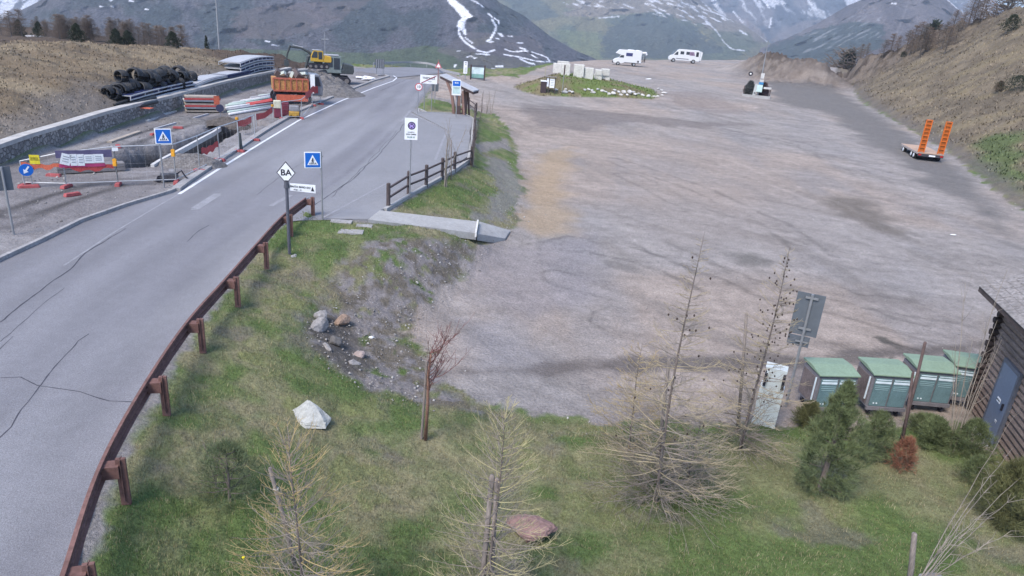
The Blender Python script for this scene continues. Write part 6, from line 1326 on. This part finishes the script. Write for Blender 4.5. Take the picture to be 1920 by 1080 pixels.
for i,(a,yb,yt,D_,w,l) in enumerate(((1893,60,28,90,17,'dark round evergreen near the right skyline'),(1905,172,142,66,26,'dark olive mat of juniper on the lower right slope'),(1590,118,106,140,11,'low dark shrub at the left foot of the right hill'),(1872,172,152,67,9,'small brown shrub beside the juniper mat'),(1693,108,96,133,6,'tiny dark shrub on the slope among the larches'),(1750,60,50,124,5,'tiny dark bush on the right skyline'))):
    p=at(a,yb); k=1/pxm(p); h=max(top(p,yt),.6); place_bush('evergreen',l,'shrub',p,h,w*k,80+i,ND if i!=3 else mat('needles_brown',(.09,.07,.05)),500,.5,'dark shrubs on the right hill')
# far bare larches: three template trees, copied
FT=mat('far_larch_twig',(.19,.15,.125),rough=.95,var=((.4,.2),)); FT2=mat('far_larch_grey',(.145,.13,.12),rough=.95,var=((.4,.2),))
def far_larch(label,seed,m):
    r=random.Random(seed); t=thing('larch_tree',label,'larch',(0,0,0)); h=6.0
    MB().tube([(0,0,-.3),(0,0,h)],[.09,.02],5).build('trunk',FT2,t); A_=TW()
    for i in range(170):
        q_=r.random()**.8*.93+.05; a=r.uniform(0,6.28); L=2.0*(1-q_)**.6*r.uniform(.6,1.1)+.12; p=Vector((0,0,q_*h)); e=Vector((math.cos(a),math.sin(a),r.uniform(-.1,.4))); P=[p,p+e*L*.5,p+(e+Vector((0,0,.25)))*L]; A_.strand(P,.018,.008,3)
        for k in range(3): d=vec_noise(r,1).normalized(); s_=p+e*L*r.uniform(.3,.9); A_.strand([s_,s_+d*.35],.012,.007,3)
    A_.build('branches',m,t); return t
base_l=[far_larch('x',1,FT),far_larch('x',2,FT2),far_larch('x',3,FT)]; used=[False]*3
def put_l(i,p,h,label,grp):
    k=i%3
    if not used[k]: o=base_l[k]; used[k]=True
    else: o=copy_tree(base_l[k])
    o.location=p; s_=h/6.0; o.scale=(s_*random.uniform(1.2,1.8),s_*random.uniform(1.2,1.8),s_); o.rotation_euler=(0,0,random.uniform(0,6)); o['label']=label; o['group']=grp
rg=random.Random(12); i=0
# right hill: photo column, base row, top row
for (a,yb,yt) in ((1584,118,92),(1597,112,88),(1612,112,82),(1624,108,80),(1655,108,74),(1668,104,62),(1680,103,66),(1697,100,56),(1706,104,46),(1718,98,40),(1724,106,44),(1734,98,50),(1741,96,56),(1765,92,40),(1772,98,48),(1780,78,18),(1790,80,40),(1815,48,-6),(1824,44,-8),(1836,40,-10),(1841,40,-4),(1885,24,-12),(1893,22,-10),(1757,80,45),(1802,60,22)):
    p=at(a,yb); put_l(i,p,top(p,yt),'bare brown larch on the slope of the right hill','bare larches on the right hill'); i+=1
for j in range(70):
    a=rg.uniform(-10,345); D_=rg.choice((128,140,155,170,183)); yb=np.interp(a,[0,150,300,400],[62,72,86,95])-(D_-128)*.22; p=hp(a,yb,D_); yt=yb-rg.uniform(22,48)*(130/D_)
    put_l(i,p,max(top(p,yt),1.5),'bare brown larch among many on the left plateau','bare larches on the left plateau'); i+=1
# ================= ROCKS =================
GRW=mat('pale_granite',(.36,.37,.355),rough=.85,var=((3,.12),(18,.18),(60,.15)),bump=((5,.6,.05),(30,.6,.012))); RDR=mat('reddish_rock',(.235,.15,.135),rough=.9,var=((3,.25),(14,.2)),bump=((6,.7,.05),(30,.6,.012))); BRR=mat('brown_rock',(.30,.215,.165),rough=.9,var=((4,.2),(15,.2)),bump=((6,.6,.04),(30,.6,.01)))
b=gnd(577,784)
bm=bmesh.new(); pv=[(-.42,-.10,0),(.08,-.30,-.02),(.43,-.12,-.04),(.40,.20,0),(-.25,.28,0),(-.40,.05,.06),(-.10,.22,.30),(.02,.20,.30),(.16,.02,.16),(.36,-.05,.08),(-.30,-.12,.05),(.05,-.25,.07)]
for v in pv: bm.verts.new(v)
bmesh.ops.convex_hull(bm,input=bm.verts); bmesh.ops.subdivide_edges(bm,edges=bm.edges,cuts=3,use_grid_fill=True)
for v in bm.verts: v.co+=Vector([random.uniform(-.012,.012) for _ in range(3)])
me=bpy.data.meshes.new('boulder'); bm.to_mesh(me); bm.free(); me.materials.append(GRW); o=bpy.data.objects.new('boulder',me); COL.objects.link(o); o.location=b+np.array([0,0,-.04]); o.rotation_euler=(0,0,-.15); o.scale=(1.12,1.05,1.1); tag(o,'white angular granite boulder alone on the grass','boulder')
rock('boulder','flat reddish boulder half sunk in the grass at the bottom centre right',gnd(995,1000),(.52,.30,.22),rz=-.25,seed=2,m=RDR,cat='boulder',n=4,sink=.35)
rock('boulder','grey flat topped boulder at the bottom right edge',(lambda p:np.array([p[0],p[1],hz(p[0],p[1])]))(atz(1745,1110,-.3)),(.35,.25,.2),seed=6,cat='boulder',n=3)
for a,c,s_,m,l,sd_ in ((641,606,(.26,.24,.20),BRR,'squarish rust brown rock at the top of the ditch',4),(598,615,(.34,.26,.22),None,'large grey slab rock left of the rust brown one',9),(603,598,(.25,.18,.2),None,'grey rock leaning on the top of the large slab',10),(672,668,(.22,.16,.14),mat('pinkish_rock',(.33,.27,.255),rough=.9,var=((5,.2),)),'pinkish flat rock low in the ditch',11),(663,682,(.20,.13,.10),None,'grey rock just below the pinkish one',12),(612,652,(.30,.07,.10),None,'thin grey slab standing on edge in the ditch',13),(630,645,(.17,.18,.2),mat('dark_rock',(.13,.125,.125),rough=.9,var=((5,.2),)),'dark upright rock in the ditch middle',14),(697,632,(.10,.06,.05),WHITE,'small white stone right of the ditch rocks',15)):
    b=gnd(a,c); b[2]-=.05; rock('rock',l,b,s_,rz=.6 if sd_!=13 else -.9,seed=sd_,m=m,n=3)
# loose stones: countless, one sheet of small faceted pebbles
def pebbles(n,maskf,smin,smax,colr,name,seed,xr,yr):
    r=np.random.default_rng(seed); x=r.uniform(*xr,n*6); y=r.uniform(*yr,n*6); k=maskf(x,y); x=x[k][:n]; y=y[k][:n]; n=len(x); z=hgt(x,y)
    s_=r.uniform(smin,smax,n)**1.0*(.4+.6*r.random(n)**3*2); oc=np.array([(1,0,0),(0,1,0),(-1,0,0),(0,-1,0),(0,0,.7),(0,0,-.5)],float)
    V=oc[None]*r.uniform(.55,1.3,(n,6,1)); a=r.random(n)*6.28; ca,sa=np.cos(a),np.sin(a); Vx=V[...,0]*ca[:,None]-V[...,1]*sa[:,None]*.7; Vy=V[...,0]*sa[:,None]+V[...,1]*ca[:,None]*.7
    V=np.stack([Vx,Vy,V[...,2]],-1)*s_[:,None,None]+np.stack([x,y,z+.01],-1)[:,None]
    f=np.array([(0,1,4),(1,2,4),(2,3,4),(3,0,4),(1,0,5),(2,1,5),(3,2,5),(0,3,5)]); Fa=(np.arange(n)*6)[:,None,None]+f[None]
    c=colr[0]+(colr[1]-colr[0])*r.random((n,1))**2; col_=np.repeat(c,6,0); 
    return mesh_np(name,V.reshape(-1,3),Fa.reshape(-1,3),mat('pebble',attr='col',rough=.9,var=((30,.15),)),col=col_)
bk_poly=W2([(690,455),(850,445),(910,460),(960,330),(985,370),(960,430),(905,480),(860,540),(800,590),(760,640),(830,700),(860,760),(1000,795),(940,800),(700,740),(620,700),(560,620),(600,580),(640,520)]); edge_m=lambda x,y:(np.abs(sdist(x,y,lot_poly))<.8)
cA=np.array([[.20,.19,.19]]);cB=np.array([[.48,.47,.46]])
tag(pebbles(2600,lambda x,y:inside(x,y,bk_poly),.012,.05,(cA,cB),'loose_stones',1,(-9,5),(10,36)),kind='stuff')
tag(pebbles(3500,lambda x,y:edge_m(x,y)&(sdist(x,y,road_poly)<-.3),.012,.05,(cA,cB),'loose_stones',2,(-9,45),(8,75)),kind='stuff')
tag(pebbles(5000,lambda x,y:inside(x,y,lot_poly),.008,.028,(cA*.9,cB*.85),'loose_stones',3,(-7,24),(12,50)),kind='stuff')
tag(pebbles(3000,lambda x,y:inside(x,y,yard_poly),.02,.07,(cA*.7,cB*.8),'loose_stones',4,(-27,-8),(20,95)),kind='stuff')
# ================= GRASS =================
def grass(n,maskf,hmin,hmax,wd,colf,name,seed,xr,yr,lean=.6,pw=1.0):
    r=np.random.default_rng(seed); 
    a=r.uniform(xr[0],xr[1],n*5); rad=np.sqrt(r.uniform(yr[0]**2,yr[1]**2,n*5)) if pw==1 else yr[0]*(yr[1]/yr[0])**r.random(n*5)
    x=rad*np.sin(a); y=rad*np.cos(a); k=maskf(x,y,r); x=x[k][:n]; y=y[k][:n]; rad=rad[k][:n]; n=len(x); 
    z=np.interp(0,[0],[0])+surf_z(x,y); sc=np.clip(rad/12,1,6)
    h=r.uniform(hmin,hmax,n)*(.8+.2*sc); w=wd*sc; th=r.random(n)*6.28; ln=r.uniform(.1,lean,n)*h; dx,dy=np.cos(th)*ln,np.sin(th)*ln; px_,py_=-np.sin(th)*w/2,np.cos(th)*w/2
    b1=np.stack([x+px_,y+py_,z-.01],-1); b2=np.stack([x-px_,y-py_,z-.01],-1); m1=np.stack([x+dx*.4+px_*.8,y+dy*.4+py_*.8,z+h*.6],-1); m2=np.stack([x+dx*.4-px_*.8,y+dy*.4-py_*.8,z+h*.6],-1); tp=np.stack([x+dx,y+dy,z+h],-1)
    V=np.stack([b1,b2,m2,m1,tp],1).reshape(-1,3); i0=np.arange(n)*5
    F1=np.stack([i0,i0+1,i0+2],-1);F2=np.stack([i0,i0+2,i0+3],-1);F3=np.stack([i0+3,i0+2,i0+4],-1); c=colf(x,y,r); cc_=np.repeat(c,5,0)
    o=mesh_np(name,V,np.concatenate([F1,F2,F3]),mat('grass_blade',attr='col',rough=.8,var=((3,.12),),spec=.2),col=np.clip(cc_,.01,.9)); tag(o,kind='stuff'); return o
def surf_z(x,y):   # height of the displaced ground sheet (bilinear on its polar grid)
    rr_=np.hypot(x,y); aa=np.arctan2(x,y); u=np.clip((aa-azs[0])/(azs[1]-azs[0]),0,len(azs)-1.01); v=np.clip(np.log(rr_/rr[0])/np.log(rr[1]/rr[0]),0,len(rr)-1.01)
    i=u.astype(int); j=v.astype(int); a=u-i; b_=v-j
    return (Zg[j,i]*(1-a)+Zg[j,i+1]*a)*(1-b_)+(Zg[j+1,i]*(1-a)+Zg[j+1,i+1]*a)*b_
def col_at(x,y):
    rr_=np.hypot(x,y); aa=np.arctan2(x,y); i=np.clip(np.rint((aa-azs[0])/(azs[1]-azs[0])),0,len(azs)-1).astype(int); j=np.clip(np.rint(np.log(rr_/rr[0])/np.log(rr[1]/rr[0])),0,len(rr)-1).astype(int); return col[j,i]
def gmask(x,y,r):
    c=col_at(x,y); g_=c[:,1]-c[:,2]; ok=(sdist(x,y,road_poly)<-.25)&(sdist(x,y,lot_poly)<.15)&(x>-12)&(x<14.5)
    return ok&(r.random(len(x))<np.clip((g_-.012)/.035,0,1))
def gcol(x,y,r):
    c=col_at(x,y); t_=r.random((len(x),1)); c=c*(.65+.85*t_); dryb=r.random(len(x))<.22; c[dryb]=np.array([.26,.225,.13])*(.7+.5*r.random((dryb.sum(),1))); return c
grass(260000,gmask,.025,.06,.007,gcol,'grass',5,(-.85,.85),(5,40),pw=2)
def tuftmask(x,y,r): return gmask(x,y,r)&(vnoise(x*1.7,y*1.7,77)>.62)
def tcol(x,y,r): return np.array([.33,.29,.18])*(.6+.7*r.random((len(x),1)))
grass(12000,tuftmask,.04,.10,.006,tcol,'dead_grass',15,(-.85,.85),(5,40),lean=1.1,pw=2)
def hmask(lo):
    def f(x,y,r):
        c=col_at(x,y); ok=(sdist(x,y,lot_poly)<-1)&(sdist(x,y,road_poly)<-2)&(sdist(x,y,yard_poly)<-1.2); return ok&((x>14) if lo else (x<-18))
    return f
def hcol(x,y,r):
    c=col_at(x,y); return c*(1.0+.6*r.random((len(x),1)))
grass(30000,hmask(1),.05,.13,.020,hcol,'hill_grass',6,(.2,1.0),(40,170),lean=1.2,pw=2)
grass(22000,hmask(0),.03,.08,.016,lambda x,y,r:col_at(x,y)*(1.05+.5*r.random((len(x),1))),'hill_grass',7,(-.95,-.2),(30,120),lean=1.2,pw=2)
grass(1500,lambda x,y,r:inside(x,y,isl),.05,.12,.02,lambda x,y,r:col_at(x,y)*(.7+.7*r.random((len(x),1))),'island_grass',8,(-.1,.3),(70,110),pw=2)
o=MB().tube([(0,0,0),(0,0,.06)],.004,4).disc((0,0,.07),.022,.012,'Z',8).build('dandelion',mat('dandelion_yellow',(.75,.60,.02)),loc=tuple(gnd(457,1055)+np.array([0,0,.03]))); tag(o,'single yellow dandelion in the grass at the bottom left','flower')

# ================= HAZE =================
hm=bpy.data.materials.new('haze'); hm.use_nodes=True; t=hm.node_tree; t.nodes.remove(t.nodes['Principled BSDF'])
pv=t.nodes.new('ShaderNodeVolumePrincipled'); pv.inputs['Density'].default_value=1.7e-4; pv.inputs['Color'].default_value=(.70,.82,1,1); pv.inputs['Anisotropy'].default_value=.2
t.links.new(pv.outputs[0],t.nodes['Material Output'].inputs['Volume'])
o=MB().box((0,3500,350),(22000,16000,1100)).build('haze',hm); tag(o,kind='stuff')
